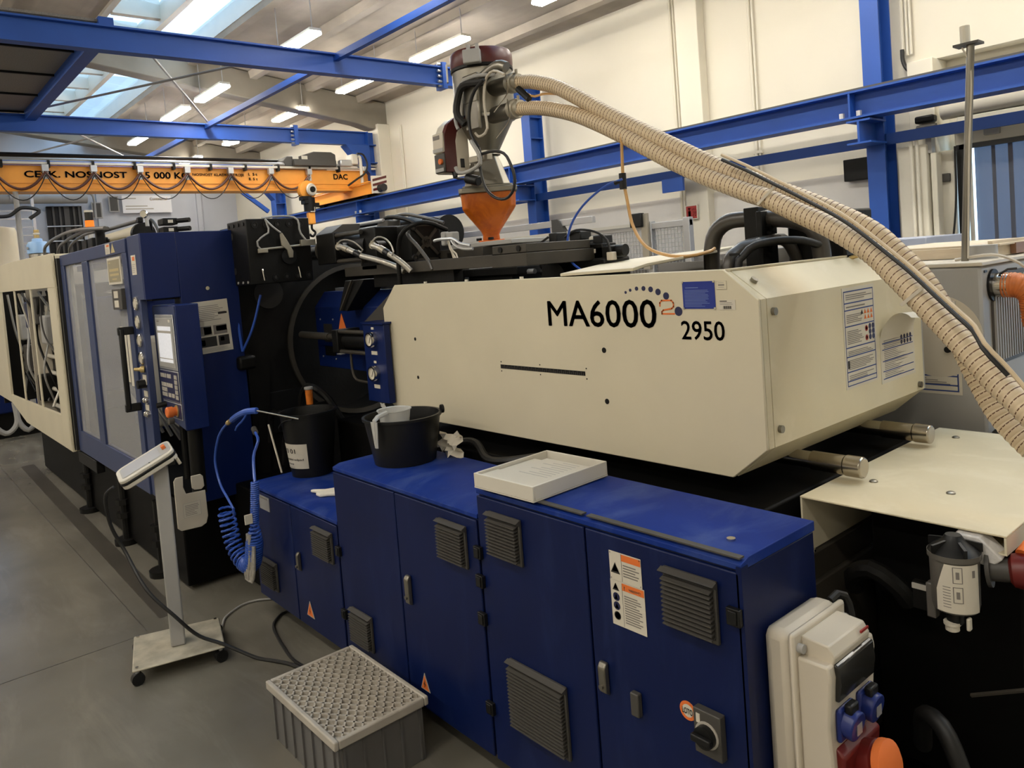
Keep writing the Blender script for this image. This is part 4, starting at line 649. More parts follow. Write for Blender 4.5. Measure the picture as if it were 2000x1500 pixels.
tag(obj('absorbent_pad', MB().prism([(-.885, 2.3, 1.0), (-.86, 2.3, 1.035), (-.8, 2.3, 1.035), (-.745, 2.3, .985), (-.775, 2.3, .955), (-.83, 2.3, .965)], (0, .05, .01)), mat('white embossed pad', (.6, .58, .56), .9, var=.2, scale=40), bevel=.004), 'white absorbent pad tucked under the right corner of the cream plate', 'pad')
# ---------------------------------------------------------------- feed hopper, loader and hoses
HX, HY = -3.46, 2.82
sl = thing('hopper_slide', 'dark steel slide rail and block carrying the orange hopper', 'slide', (-3.6, 2.7, 1.8))
bx('slide_rail', DKBROWN, sl, -4.272, -2.83, 2.3, 2.4, 1.872, 1.93, .003); bx('slide_block', DKBROWN, sl, -2.835, -2.585, 2.3, 2.75, 1.866, 1.926, .003); bx('clamp_block', DKBROWN, sl, -3.72, -3.3, 2.62, 2.98, 1.93, 1.985, .004)
bx('slot', BLACK, sl, -3.62, -3.56, 2.612, 2.62, 1.94, 1.965); bx('adapter_plate', mat('light grey adapter', (.4, .385, .36), .5, var=.05), sl, -3.66, -3.1, 2.66, 2.98, 1.985, 2.01, .004)
bx('upper_jaw', DKBROWN, sl, -2.83, -2.59, 2.305, 2.72, 1.928, 1.968, .003)
for x in (-2.77, -2.64): cy('socket_bolt', BLACK, sl, (x, 2.305, 1.948), (x, 2.3, 1.948), .014, 14)
bx('throat', BLACK, sl, -3.5, -3.12, 2.66, 3.0, 1.3, 1.86, .01); bx('throat_flange', BLACK, sl, -3.62, -3.05, 2.64, 3.0, 1.82, 1.862, .004); bx('jack_bolt', STEEL, sl, -4.12, -4.08, 2.33, 2.38, 1.93, 1.962, .004)
bx('rail_foot', BLACK, sl, -4.0, -3.2, 2.34, 2.4, 1.8, 1.872)
hp = thing('feed_hopper', 'orange translucent square feed hopper with stainless rim', 'hopper', (HX, HY, 2.01))
A = math.radians(51)
def ring(h, z, cut=.25):
    q = []
    for sx, sy in ((1, -1), (1, 1), (-1, 1), (-1, -1)):
        for k in ((1, 1 - cut), (1 - cut, 1)) if sx * sy > 0 else ((1 - cut, 1), (1, 1 - cut)): q.append((sx * h * k[0], sy * h * k[1]))
    return [(HX + x * math.cos(A) - y * math.sin(A), HY + x * math.sin(A) + y * math.cos(A), z) for x, y in q]
def loft(name, prof, m, par, bevel=0, cut=.25, cap=True):
    mb = MB(); n = 8
    for h, z in prof: mb.v += ring(h, z, cut)
    mb.f = [(j * n + i, j * n + (i + 1) % n, (j + 1) * n + (i + 1) % n, (j + 1) * n + i) for j in range(len(prof) - 1) for i in range(n)]
    if cap: mb.f += [tuple(range(n - 1, -1, -1)), tuple(range((len(prof) - 1) * n, len(prof) * n))]
    return obj(name, mb, m, par, bevel)
loft('cone', [(.05, 2.02), (.047, 2.05), (.058, 2.075), (.15, 2.2), (.155, 2.285)], AMBER, hp, .008, .2); loft('foot_flange', [(.075, 2.011), (.075, 2.021)], INKO, hp, .003, .1); loft('rim', [(.158, 2.283), (.164, 2.285), (.164, 2.312), (.15, 2.315)], STEEL, hp, .003, .1)
for sx, sy in ((.05, -.045), (-.04, -.06)): cy('foot_nut', BLACK, hp, (HX + sx, HY + sy, 2.021), (HX + sx, HY + sy, 2.036), .016, 6)
vl = thing('vacuum_loader', 'stainless vacuum hopper loader with maroon lid above the orange hopper', 'loader', (HX, HY, 2.32))
loft('skirt', [(.14, 2.316), (.14, 2.326)], STEEL, vl, .002, .1); loft('lower_cone', [(.13, 2.327), (.075, 2.49), (.07, 2.5)], STEEL, vl, .004, .3)
obj('upper_cone', MB().lathe([(.07, 2.5), (.065, 2.525), (.15, 2.68), (.16, 2.7)], (HX + .03, HY, 0), n=36), STEEL, vl); obj('body_ring', MB().lathe([(.172, 2.695), (.178, 2.7), (.178, 2.712), (.172, 2.717)], (HX + .03, HY, 0), n=36), CHROME, vl)
obj('body', MB().lathe([(.17, 2.71), (.17, 2.99)], (HX + .03, HY, 0), n=44), STEEL, vl)
obj('lid', MB().lathe([(.175, 2.985), (.178, 3.0), (.178, 3.055), (.165, 3.075), (.1, 3.08)], (HX + .03, HY, 0), n=44), MAROON, vl); obj('lid_band', MB().lathe([(.172, 2.965), (.177, 2.97), (.177, 2.985), (.172, 2.987)], (HX + .03, HY, 0), n=44), BLACK, vl)
a = math.radians(-52); cx_, cy_ = HX + .03 + .175 * math.cos(a), HY + .175 * math.sin(a)
obj('lid_latch', MB().obox((cx_ - .04, cy_ - .035, 2.975), (.075, .06, 0), (.03, -.035, 0), (0, 0, .075)), GREY, vl, bevel=.006)
for k in (0, 1): obj('latch_rib', MB().obox((cx_ - .03 + .04 * k, cy_ - .02 + .03 * k, 3.05), (.015, .012, 0), (.02, -.02, 0), (0, 0, .03)), GREY, vl)
obj('side_label', MB().obox((HX - .12, HY - .13, 2.93), (.03, -.02, 0), (-.006, -.006, 0), (0, 0, .1)), WHITE, vl)
def inlet(z, zl):
    p0, p1 = Vector((HX + .06, HY - .05, z)), Vector((-3.13, 2.775, zl)); d = (p1 - p0).normalized()
    obj('inlet_pipe', MB().cyl(p0, p1, .045, 24), STEEL, vl); obj('inlet_collar', MB().cyl(p1 - d * .015, p1 + d * .03, .053, 24), ZINC, vl, .004); obj('hose_clamp', MB().cyl(p1 + d * .03, p1 + d * .06, .04, 20), ZINC, vl); bx('inlet_plate', STEEL, vl, HX + .07, HX + .2, 2.638, 2.66, z - .085, z + .075, .015)
    cy('clamp_screw', ZINC, vl, p1 + Vector((.04, 0, .035)), p1 + Vector((.04, 0, .065)), .008, 8)
    tb('clamp_wire', CHROME, vl, [p1 + Vector((0, -.04, .05)), p1 + Vector((.02, -.055, .0)), p1 + Vector((0, -.04, -.06)), p1 + Vector((-.05, -.1, -.15))], .0035, 5)
inlet(2.845, 2.838); inlet(2.7, 2.7)
obj('elbow', MB().tube([(-3.33, 2.68, 2.86), (-3.22, 2.68, 2.9), (-3.12, 2.68, 2.92), (-3.07, 2.69, 2.9)], .03, 12), STEEL, vl)
for pts, r, m in (([(-3.008, 2.62, 2.843), (-3.09, 2.62, 2.88), (-3.157, 2.62, 2.855), (-3.186, 2.62, 2.765), (-3.184, 2.62, 2.684), (-3.177, 2.62, 2.602), (-3.206, 2.62, 2.575), (-3.255, 2.62, 2.57), (-3.306, 2.64, 2.598)], .007, OFFWHITE), ([(-3.151, 2.6, 2.848), (-3.229, 2.6, 2.812), (-3.277, 2.6, 2.755), (-3.301, 2.6, 2.678), (-3.295, 2.6, 2.589), (-3.238, 2.6, 2.504), (-3.224, 2.6, 2.447)], .009, RUBBER),
        ([(-3.13, 2.66, 2.872), (-3.236, 2.62, 2.888), (-3.351, 2.62, 2.882), (-3.413, 2.62, 2.84), (-3.436, 2.62, 2.775), (-3.45, 2.62, 2.69), (-3.43, 2.62, 2.64)], .01, GREY), ([(-3.2, 2.64, 2.85), (-3.34, 2.61, 2.86), (-3.4, 2.61, 2.8), (-3.42, 2.61, 2.72), (-3.38, 2.63, 2.66)], .02, RUBBER),
        ([(-3.274, 2.58, 2.549), (-3.217, 2.58, 2.472), (-3.21, 2.58, 2.423), (-3.271, 2.58, 2.399), (-3.364, 2.58, 2.39), (-3.418, 2.58, 2.406), (-3.429, 2.58, 2.43)], .011, GREY), ([(-3.24, 2.6, 2.47), (-3.12, 2.6, 2.47), (-3.033, 2.6, 2.444), (-2.991, 2.6, 2.386), (-2.967, 2.6, 2.318), (-2.982, 2.6, 2.255), (-3.04, 2.6, 2.217), (-3.122, 2.6, 2.226), (-3.201, 2.6, 2.281), (-3.234, 2.6, 2.367), (-3.244, 2.6, 2.46)], .008, RUBBER)):
    tb('loader_cable', m, vl, pts, r, 8)
obj('black_plug', MB().cyl((-3.36, 2.6, 2.36), (-3.27, 2.61, 2.335), .028, 14), BLACKP, vl, .006); bx('bracket', ZINC, vl, -3.36, -3.2, 2.62, 2.66, 2.44, 2.475, .004); tb('plug_lead', RUBBER, vl, [(-3.42, 2.58, 2.39), (-3.44, 2.58, 2.37), (-3.36, 2.6, 2.36)], .006, 6)
lc = thing('loader_controller', 'white and maroon control box with an orange button hanging on the loader', 'controller', (-3.62, 2.55, 2.4))
XC, YB = -3.5, 2.57
bb = [(YB, 2.415), (YB, 2.62), (YB + .03, 2.68), (YB + .08, 2.72), (YB + .13, 2.735), (YB + .16, 2.735), (YB + .16, 2.415)]
obj('maroon_shell', MB().prism([(XC - .03, y, z) for y, z in bb], (.03, 0, 0)), MAROON, lc, bevel=.003)
bb2 = [(YB + .075, 2.42), (YB + .075, 2.59), (YB + .09, 2.64), (YB + .125, 2.665), (YB + .162, 2.67), (YB + .162, 2.42)]
obj('side_cover', MB().prism([(XC, y, z) for y, z in bb2], (.006, 0, 0)), OFFWHITE, lc, bevel=.002)
obj('white_hood', MB().prism([(XC - .1, y + .002, z - .004) for y, z in bb], (.07, 0, 0)), WHITE, lc, bevel=.003)
bx('front_cover', OFFWHITE, lc, XC - .1, XC - .002, YB - .012, YB + .002, 2.525, 2.635, .006); bx('grey_band', GREY, lc, XC - .1, XC - .004, YB - .013, YB, 2.53, 2.55); bx('dark_panel', DARKGREY, lc, XC - .097, XC - .002, YB - .01, YB + .002, 2.415, 2.52, .005)
cy('orange_button', INKO, lc, (XC - .03, YB - .01, 2.475), (XC - .03, YB - .022, 2.475), .016, 16); bx('base_strip', GREY, lc, XC - .09, XC - .01, YB - .013, YB - .01, 2.42, 2.44); bx('label', INKG, lc, XC - .09, XC - .03, YB - .014, YB - .012, 2.6, 2.622)
bx('rocker_switch', BLACKP, lc, XC + .006, XC + .011, YB + .095, YB + .122, 2.44, 2.49, .002); cy('cable_gland', BLACKP, lc, (XC - .01, YB + .06, 2.415), (XC - .005, YB + .06, 2.385), .014, 10); bx('under_bracket', GREY, lc, XC - .02, XC + .14, YB + .07, YB + .12, 2.4, 2.414)
# suction hoses
hA = [(-3.11, 2.778, 2.838), (-3.02, 2.77, 2.82), (-2.949, 2.756, 2.803), (-2.778, 2.733, 2.743), (-2.619, 2.709, 2.662), (-2.351, 2.686, 2.502), (-2.044, 2.662, 2.334), (-1.764, 2.639, 2.183), (-1.566, 2.615, 2.095), (-1.435, 2.60, 2.037), (-1.29, 2.59, 1.966), (-1.178, 2.58, 1.9), (-1.1, 2.575, 1.824), (-1.03, 2.57, 1.745), (-.97, 2.56, 1.65), (-.91, 2.55, 1.54), (-.86, 2.54, 1.43), (-.80, 2.52, 1.33), (-.72, 2.5, 1.25)]
hB = [(-3.11, 2.778, 2.7), (-3.0, 2.765, 2.68), (-2.917, 2.749, 2.663), (-2.774, 2.717, 2.625), (-2.573, 2.686, 2.554), (-2.33, 2.655, 2.437), (-1.933, 2.624, 2.217), (-1.66, 2.592, 2.093), (-1.537, 2.561, 2.048), (-1.403, 2.53, 1.984), (-1.271, 2.499, 1.921), (-1.134, 2.467, 1.837), (-1.045, 2.436, 1.76), (-.962, 2.405, 1.683), (-.852, 2.374, 1.571), (-.75, 2.342, 1.464), (-.683, 2.311, 1.41), (-.619, 2.28, 1.34), (-.54, 2.2, 1.2)]
def hose(lab, pts, r, pitch=.0215):
    t = thing('suction_hose', lab, 'hose', pts[0], 'ribbed suction hoses from the loader')
    obj('hose_wall', MB().tube(pts, r, 18, True, pitch / 8, rf=lambda L, i: r - .0024 + .0024 * abs(math.sin(PI * L / pitch)) ** .6), HOSE, t)
    P = path(pts, pitch / 16); F = frames(P); L = 0; h = []
    for i, (p, (a, u, v)) in enumerate(zip(P, F)):
        if i: L += (p - P[i - 1]).length
        h.append(p + (u * math.cos(2 * PI * L / pitch) + v * math.sin(2 * PI * L / pitch)) * (r - .0012))
    obj('spiral_wire', MB().tube(h, .0021, 4, False), COPPER, t)
hose('upper cream ribbed suction hose, arching from the top loader inlet', hA, .0365); hose('lower cream ribbed suction hose, nearest the camera', hB, .0365)
cabA = [(-1.712, 2.55, 2.215), (-1.588, 2.53, 2.153), (-1.49, 2.51, 2.1), (-1.362, 2.48, 2.032), (-1.193, 2.44, 1.935), (-1.028, 2.405, 1.805), (-.959, 2.375, 1.751), (-.901, 2.345, 1.703), (-.833, 2.315, 1.646), (-.786, 2.29, 1.608), (-.753, 2.26, 1.564), (-.7, 2.26, 1.5)]
tag(obj('power_cable', MB().tube(cabA, .0065, 8), RUBBER), 'black cable tied along the two suction hoses', 'cable')
tag(obj('control_cable', MB().tube([(p[0] + .004, p[1] - .006, p[2] + .018) for p in cabA] + [(-.62, 2.24, 1.42)], .006, 8), HOSE), 'thin cream cable tied along the upper edge of the suction hoses', 'cable')
for i, (c, q) in enumerate((((-1.52, 2.555, 2.075), 1), ((-.975, 2.41, 1.72), 1))):
    tag(obj('cable_tie', MB().obox(Vector(c) + Vector((-.03, -.04, -.05)), (.075, 0, .06), (-.006, 0, .008), (.0, .004, 0)), OFFWHITE), ('pale cable tie round the hoses above the cream cover top', 'pale cable tie round the hoses in front of the cover end')[i], 'cable tie')
oc = [(-2.26, 2.62, 2.41), (-2.262, 2.62, 2.37), (-2.267, 2.62, 2.225), (-2.253, 2.62, 2.123), (-2.231, 2.62, 2.008), (-2.153, 2.6, 1.915), (-2.048, 2.6, 1.87), (-1.945, 2.62, 1.858), (-1.9, 2.7, 1.87), (-1.93, 2.78, 1.88)]
tag(obj('hanging_cable', MB().tube(oc, .007, 8), mat('tan cable', (.55, .32, .12), .4, var=.05)), 'tan cable hanging from the hoses down to the cream lid', 'cable')
tag(obj('signal_cable', MB().tube([(-2.256, 2.6, 2.213), (-2.364, 2.6, 2.192), (-2.499, 2.6, 2.126), (-2.591, 2.6, 2.039), (-2.625, 2.6, 1.945), (-2.609, 2.6, 1.871), (-2.537, 2.6, 1.82)], .0055, 8), PBLUE), 'blue cable curving down to the black valve block', 'cable')
tag(obj('cable_connector', MB().cyl((-2.266, 2.615, 2.24), (-2.266, 2.615, 2.17), .016, 10).cyl((-2.3, 2.6, 2.2), (-2.262, 2.61, 2.212), .01, 8), BLACKP), 'black cable splitter hanging under the suction hoses', 'connector')
tag(obj('hose_lead', MB().tube([(-3.06, 2.75, 2.80), (-2.95, 2.75, 2.73), (-2.85, 2.74, 2.72), (-2.7, 2.72, 2.68), (-2.6, 2.69, 2.62)], .006, 6), bpy.data.materials['tan cable']), 'thin tan lead between the two hose ends at the loader', 'cable')
tag(obj('lead_plug', MB().cyl((-3.05, 2.745, 2.79), (-2.97, 2.745, 2.72), .018, 10), BLACKP), 'small black plug between the two loader inlets', 'plug')
# ---------------------------------------------------------------- hydraulics standing out of the cover
vb = thing('valve_block', 'black hydraulic valve block with grey leads behind the cream cover', 'valve block', (-2.75, 2.8, 1.8))
bx('manifold', BLACK, vb, -2.95, -2.5, 2.72, 2.9, 1.62, 1.875, .01); bx('upper_manifold', BLACK, vb, -2.72, -2.48, 2.74, 2.86, 1.87, 1.93, .006); bx('sub_plate', BLACK, vb, -2.9, -2.7, 2.74, 2.86, 1.87, 1.91, .006)
bx('valve_body', BLACK, vb, -2.82, -2.7, 2.74, 2.84, 1.91, 1.97, .005); cy('solenoid', BLACK, vb, (-2.93, 2.79, 1.942), (-2.82, 2.79, 1.942), .03, 18); cy('solenoid', BLACK, vb, (-2.7, 2.79, 1.945), (-2.6, 2.79, 1.945), .026, 18); bx('coil_plug', BLACKP, vb, -2.91, -2.85, 2.75, 2.83, 1.965, 2.02, .006); bx('coil_plug', BLACKP, vb, -2.76, -2.68, 2.75, 2.83, 1.97, 2.015, .006)
bx('valve_tag', PAPER, vb, -2.785, -2.745, 2.738, 2.74, 1.93, 1.95); bx('valve_tag', PAPER, vb, -2.61, -2.575, 2.738, 2.74, 1.9, 1.92); bx('valve_body', BLACK, vb, -2.66, -2.53, 2.74, 2.84, 1.86, 1.945, .005); cy('solenoid', BLACK, vb, (-2.53, 2.79, 1.905), (-2.43, 2.79, 1.905), .028, 18); bx('coil_plug', BLACKP, vb, -2.6, -2.54, 2.75, 2.83, 1.94, 1.985, .006); cy('plug_nut', OFFWHITE, vb, (-2.65, 2.79, 1.97), (-2.6, 2.79, 1.965), .014, 10); bx('connector', OFFWHITE, vb, -2.5, -2.46, 2.73, 2.76, 1.86, 1.9, .004)
for z in (1.9, 1.86, 1.82): cy('port_plug', BLACK, vb, (-2.95, 2.78, z), (-3.0, 2.78, z), .026, 12)
for pts in ([(-2.9, 2.74, 2.0), (-2.96, 2.72, 1.96), (-2.97, 2.72, 1.9)], [(-2.98, 2.71, 1.93), (-2.94, 2.7, 1.89), (-2.86, 2.7, 1.865), (-2.75, 2.7, 1.9), (-2.65, 2.74, 1.965)], [(-2.78, 2.74, 1.99), (-2.7, 2.74, 2.02), (-2.58, 2.74, 2.005), (-2.5, 2.74, 1.96), (-2.48, 2.74, 1.9)]): tb('lead', RUBBER, vb, pts, .006, 6)
obj('cylinder_boss', MB().lathe([(.03, 0), (.09, 0), (.09, .1), (.03, .1)], (-2.8, 2.66, 1.78), (0, 1, 0), 24), BLACK, vb); tb('steel_pipe', ALU, vb, [(-3.75, 2.72, 1.83), (-3.3, 2.72, 1.83), (-3.0, 2.72, 1.83)], .014, 8)
hpz = thing('hydraulic_pipes', 'thick dark bent hydraulic pipe held in a black clamp block', 'pipe', (-1.9, 2.95, 1.8))
obj('main_pipe', MB().tube([(-2.07, 2.95, 1.3), (-2.068, 2.95, 1.777), (-2.061, 2.95, 1.88), (-2.036, 2.95, 1.95), (-1.975, 2.95, 1.99), (-1.898, 2.95, 1.997), (-1.775, 2.95, 1.988), (-1.638, 2.95, 1.965), (-1.56, 2.95, 1.9), (-1.54, 2.95, 1.7)], .036, 18), mat('dark painted pipe', (.06, .053, .045), .32, var=.1), hpz)
bx('clamp_block', BLACK, hpz, -1.86, -1.79, 2.9, 3.02, 1.55, 2.04, .004); bx('clamp_face', BLACK, hpz, -1.79, -1.765, 2.88, 3.0, 1.55, 2.02, .004)
for z in (1.955, 1.925, 1.86): cy('clamp_bolt', BLACK, hpz, (-1.765, 2.93, z), (-1.745, 2.93, z), .013, 8)
h2 = thing('hydraulic_hoses', 'pair of thinner dark hoses arching beside the thick pipe', 'hose', (-1.75, 2.8, 1.8))
obj('hose_thick', MB().tube([(-1.83, 2.68, 1.5), (-1.815, 2.7, 1.8), (-1.814, 2.75, 1.854), (-1.796, 2.8, 1.88), (-1.76, 2.9, 1.893), (-1.72, 3.0, 1.88), (-1.7, 3.1, 1.7)], .025, 14), bpy.data.materials['dark painted pipe'], h2); obj('hose_thin', MB().tube([(-1.775, 2.68, 1.5), (-1.769, 2.7, 1.799), (-1.755, 2.72, 1.842), (-1.73, 2.75, 1.876), (-1.668, 2.8, 1.892), (-1.587, 2.85, 1.888), (-1.55, 2.9, 1.87), (-1.541, 2.95, 1.838), (-1.54, 2.96, 1.6)], .016, 12), RUBBER, h2)
bx('hose_tie', BLACKP, h2, -1.80, -1.755, 2.69, 2.695, 1.846, 1.856)
t = thing('junction_box', 'dark valve cluster under the hoses behind the cover end', 'valve block', (-1.5, 3.2, 1.8)); bx('body', BLACK, t, -1.75, -1.5, 3.05, 3.3, 1.6, 2.0, .01); bx('grey_lid', GREY, t, -1.95, -1.8, 3.2, 3.3, 1.6, 1.86, .005); cy('gland', GREY, t, (-1.5, 3.12, 1.93), (-1.46, 3.12, 1.93), .02, 10); cy('gland', GREY, t, (-1.5, 3.18, 1.88), (-1.45, 3.18, 1.88), .025, 10); tb('lead', BRASS, t, [(-1.45, 3.18, 1.88), (-1.41, 3.15, 1.86), (-1.43, 3.1, 1.82), (-1.5, 3.08, 1.8)], .008, 6)
# ---------------------------------------------------------------- fixed platen and injection unit
pn = thing('fixed_platen', 'massive black fixed platen with bolted block and curved recess', 'platen', (-4.9, 2.8, 0))
mb = MB(); cyc, czc, R = 2.74, 1.42, .52; o = [(1.84, .2), (1.84, 2.05), (3.8, 2.05), (3.8, .2)]
K = 40; pts = [(cyc + R * math.cos(2 * PI * i / K), czc + R * math.sin(2 * PI * i / K)) for i in range(K)]
def outer(y, z):                                     # ray to the plate edge
    dy, dz = y - cyc, z - czc; t = min((((3.8 if dy > 0 else 1.84) - cyc) / dy) if abs(dy) > 1e-6 else 9e9, (((2.05 if dz > 0 else .2) - czc) / dz) if abs(dz) > 1e-6 else 9e9); return cyc + dy * t, czc + dz * t
for xs in (-4.98, -5.3): mb.v += [(xs, y, z) for y, z in pts] + [(xs, *outer(y, z)) for y, z in pts]
for i in range(K):
    j = (i + 1) % K; mb.f += [(i, j, K + j, K + i), (2 * K + i, 3 * K + i, 3 * K + j, 2 * K + j), (i, 2 * K + i, 2 * K + j, j), (K + i, K + j, 3 * K + j, 3 * K + i)]
obj('platen_plate', mb, BLACK, pn); obj('recess_lip', MB().lathe([(R - .01, 0), (R + .02, 0), (R + .02, .025), (R - .01, .025)], (-4.985, cyc, czc), (1, 0, 0), 48, caps=False), DKBROWN, pn); bx('recess_back', BLACK, pn, -5.35, -5.3, 2.0, 3.5, .7, 2.1)
bx('tie_bar_block', BLACK, pn, -4.93, -4.62, 1.845, 2.262, 1.868, 2.272, .006)
for i in range(5):
    for z in (2.235, 1.905): y = 1.9 + .075 * i + (.03 if z < 2 else 0); b = obj('block_bolt', MB().lathe([(.022, 0), (.022, .006), (.013, .006), (.013, .001)], (-4.621, y, z), (1, 0, 0), 16), BLACKP, pn, label='counterbored black bolt'); obj('bolt_core', MB().cyl((-4.62, y, z), (-4.617, y, z), .011, 6), INK, b)
for i in range(4): cy('edge_bolt', BLACKP, pn, (-4.9 + .08 * i, 1.845, 2.245), (-4.9 + .08 * i, 1.84, 2.245), .012, 8); cy('edge_bolt', GREY, pn, (-4.9 + .08 * i, 1.845, 1.885), (-4.9 + .08 * i, 1.84, 1.885), .008, 8)
cy('eye_hole', INK, pn, (-4.86, 1.846, 2.18), (-4.86, 1.8435, 2.18), .022, 14); cy('eye_hole', INK, pn, (-4.86, 1.846, 1.96), (-4.86, 1.8435, 1.96), .022, 14)
obj('tie_bar_hole', MB().cyl((-4.978, 2.1, 1.8), (-4.972, 2.1, 1.8), .1, 28), INK, pn); obj('pocket', MB().box(-4.978, -4.97, 2.0, 2.3, .86, 1.14), BLACKP, pn, bevel=.01); obj('platen_rib', MB().prism([(-4.98, 1.9, .5), (-4.98, 1.98, .5), (-4.98, 2.05, 1.35), (-4.98, 1.9, 1.4)], (.03, 0, 0)), BLACK, pn)
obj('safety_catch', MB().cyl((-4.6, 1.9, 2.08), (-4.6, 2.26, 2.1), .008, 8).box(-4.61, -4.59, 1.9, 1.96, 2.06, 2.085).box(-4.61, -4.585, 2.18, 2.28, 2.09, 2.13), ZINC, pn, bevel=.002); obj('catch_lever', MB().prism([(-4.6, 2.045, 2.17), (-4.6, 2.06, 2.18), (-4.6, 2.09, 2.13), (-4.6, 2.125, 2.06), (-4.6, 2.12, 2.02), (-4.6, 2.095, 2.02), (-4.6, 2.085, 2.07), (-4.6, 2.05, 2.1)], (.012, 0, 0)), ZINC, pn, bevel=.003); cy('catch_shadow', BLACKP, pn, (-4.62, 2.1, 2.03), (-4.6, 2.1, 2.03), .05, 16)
for pts in ([(-4.6, 1.92, 2.08), (-4.59, 1.89, 2.12), (-4.59, 1.93, 2.16), (-4.6, 1.98, 2.19), (-4.62, 1.97, 2.27)], [(-4.62, 1.97, 2.27), (-4.59, 2.0, 2.22), (-4.59, 2.05, 2.18)], [(-4.62, 1.95, 2.275), (-4.63, 2.05, 2.285), (-4.62, 2.15, 2.28), (-4.6, 2.18, 2.25), (-4.59, 2.18, 2.18), (-4.59, 2.22, 2.12)]): tb('lead', GREY, pn, pts, .006, 6)
for y in (1.92, 2.16): tb('lift_hook', CHROME, pn, [(-4.61, y, 1.96), (-4.6, y, 1.93), (-4.6, y + .005, 1.89)], .005, 6)
tb('air_tube', PBLUE, pn, [(-4.9, 1.86, 1.86), (-4.88, 1.84, 1.65), (-4.85, 1.835, 1.48), (-4.84, 1.835, 1.45)], .008, 6); tb('air_tube', PBLUE, pn, [(-4.84, 1.835, 1.45), (-4.8, 1.9, 1.6), (-4.75, 1.95, 1.8)], .008, 6); bx('tube_holder', BLACK, pn, -4.95, -4.83, 1.8, 1.92, 1.33, 1.42, .02)
for i, (x, y, z, r) in enumerate(((-4.7, 1.95, .95, .1), (-4.6, 2.0, .8, .13), (-4.5, 2.1, 1.05, .16))): tb('drive_hose', BLACK, pn, [(x - r, y, z - .1), (x - r * .7, y, z + r * .5), (x, y, z + r), (x + r * .8, y + .05, z + r * .6), (x + r * 1.3, y + .1, z - .05)], .022, 8)
cy('link_pin', DKBROWN, pn, (-4.42, 1.98, .78), (-4.42, 1.92, .78), .04, 16); obj('link_arm', MB().obox((-4.45, 1.95, .75), (.22, 0, .2), (.02, 0, -.03), (0, .03, 0)), BLACK, pn); cy('thin_rod', OFFWHITE, pn, (-4.5, 1.82, 1.02), (-4.32, 1.8, .76), .006, 6)
cl = obj('coolant_cup', MB().lathe([(.001, .0), (.021, 0), (.023, .09), (.001, .09)], (-4.395, 2.05, 1.115), (0, 0, 1), 16, caps=False), mat('orange oil', (.62, .17, .02), .25, var=.2, scale=30), None); tag(cl, 'small clear oil cup with orange oil behind the labelled bucket', 'oil cup'); obj('lid', MB().cyl((-4.395, 2.05, 1.205), (-4.395, 2.05, 1.222), .027, 18), GREY, cl, .004); obj('mount', MB().box(-4.41, -4.38, 2.06, 2.2, 1.06, 1.115), BLACK, cl)
HGREY = mat('dark grey hose', (.07, .065, .06), .35, var=.1)
bx('platen_foot', BLACKLOW, pn, -5.35, -4.45, 1.72, 3.6, .02, .62, .01)
iu = thing('injection_unit', 'black injection carriage with cylinder, ribbed square cover and steel fitted hoses', 'injection unit', (-4.0, 2.6, 1.2))
cy('traverse_rod', CHROME, iu, (-4.75, 2.34, 2.05), (-4.55, 2.34, 2.05), .055, 24); cy('rod_gland', DKBROWN, iu, (-4.56, 2.34, 2.05), (-4.54, 2.34, 2.05), .085, 24); bx('cylinder_head', BLACK, iu, -4.54, -4.3, 2.26, 2.46, 1.96, 2.15, .006); obj('head_chamfer', MB().prism([(-4.54, 2.26, 2.15), (-4.54, 2.34, 2.2), (-4.54, 2.46, 2.2), (-4.54, 2.46, 2.15)], (.22, 0, 0)), DARKGREY, iu)
cy('cylinder_barrel', BLACK, iu, (-4.3, 2.36, 2.05), (-4.0, 2.36, 2.05), .075, 24); bx('cylinder_block', BLACK, iu, -4.06, -3.88, 2.3, 2.55, 1.9, 2.15, .008)
for y, z in ((2.28, 2.13), (2.28, 1.97), (2.44, 2.13)): cy('stay_rod', DKBROWN, iu, (-4.3, y, z), (-4.0, y, z), .014, 10)
for z, y in ((2.2, 2.5), (2.16, 2.46)): cy('guide_tube', ALU, iu, (-4.5, y, z), (-4.1, y, z), .012, 8)
cy('rear_barrel', BLACK, iu, (-4.6, 2.85, 2.1), (-3.9, 2.85, 2.1), .11, 28); obj('motor_drum', MB().lathe([(.16, 0), (.17, .03), (.17, .18), (.15, .22), (.15, .3)], (-4.2, 2.72, 2.05), (1, 0, 0), 30), BLACK, iu, .004); bx('drum_foot', DARKGREY, iu, -4.18, -4.06, 2.5, 2.6, 2.1, 2.2, .01)
S_ = .105; yc, zc_ = 2.535, 2.04
mp = bx('motor_cover', BLACK, iu, -3.85, -3.71, yc - S_, yc + S_, zc_ - S_, zc_ + S_, .008, label='square black cover with raised cross ribs')
for sy, sz in ((1, 1), (1, -1), (-1, 1), (-1, -1)):
    obj('cross_rib', MB().obox((-3.712, yc + sy * .02 - .006 * sz, zc_ + sz * .02 + .006 * sy), (0, sy * .072, sz * .072), (0, .012 * sz, -.012 * sy), (.012, 0, 0)), DKBROWN, mp); obj('corner_bolt', MB().lathe([(.02, 0), (.02, .018), (.012, .018), (.012, .008)], (-3.712, yc + sy * .087, zc_ + sz * .087), (1, 0, 0), 16), BLACKP, mp)
cy('hub', DKBROWN, mp, (-3.712, yc, zc_), (-3.698, yc, zc_), .034, 8); text('HT', (-3.697, yc - .02, zc_ - .014), (0, .04, 0), (0, 0, .028), BLACK, mp, off=.001)
for y, z, a, b in ((yc, zc_ + .098, .16, .012), (yc, zc_ - .098, .16, .012)): bx('edge_rib', DKBROWN, mp, -3.712, -3.7, y - a / 2, y + a / 2, z - b / 2, z + b / 2)
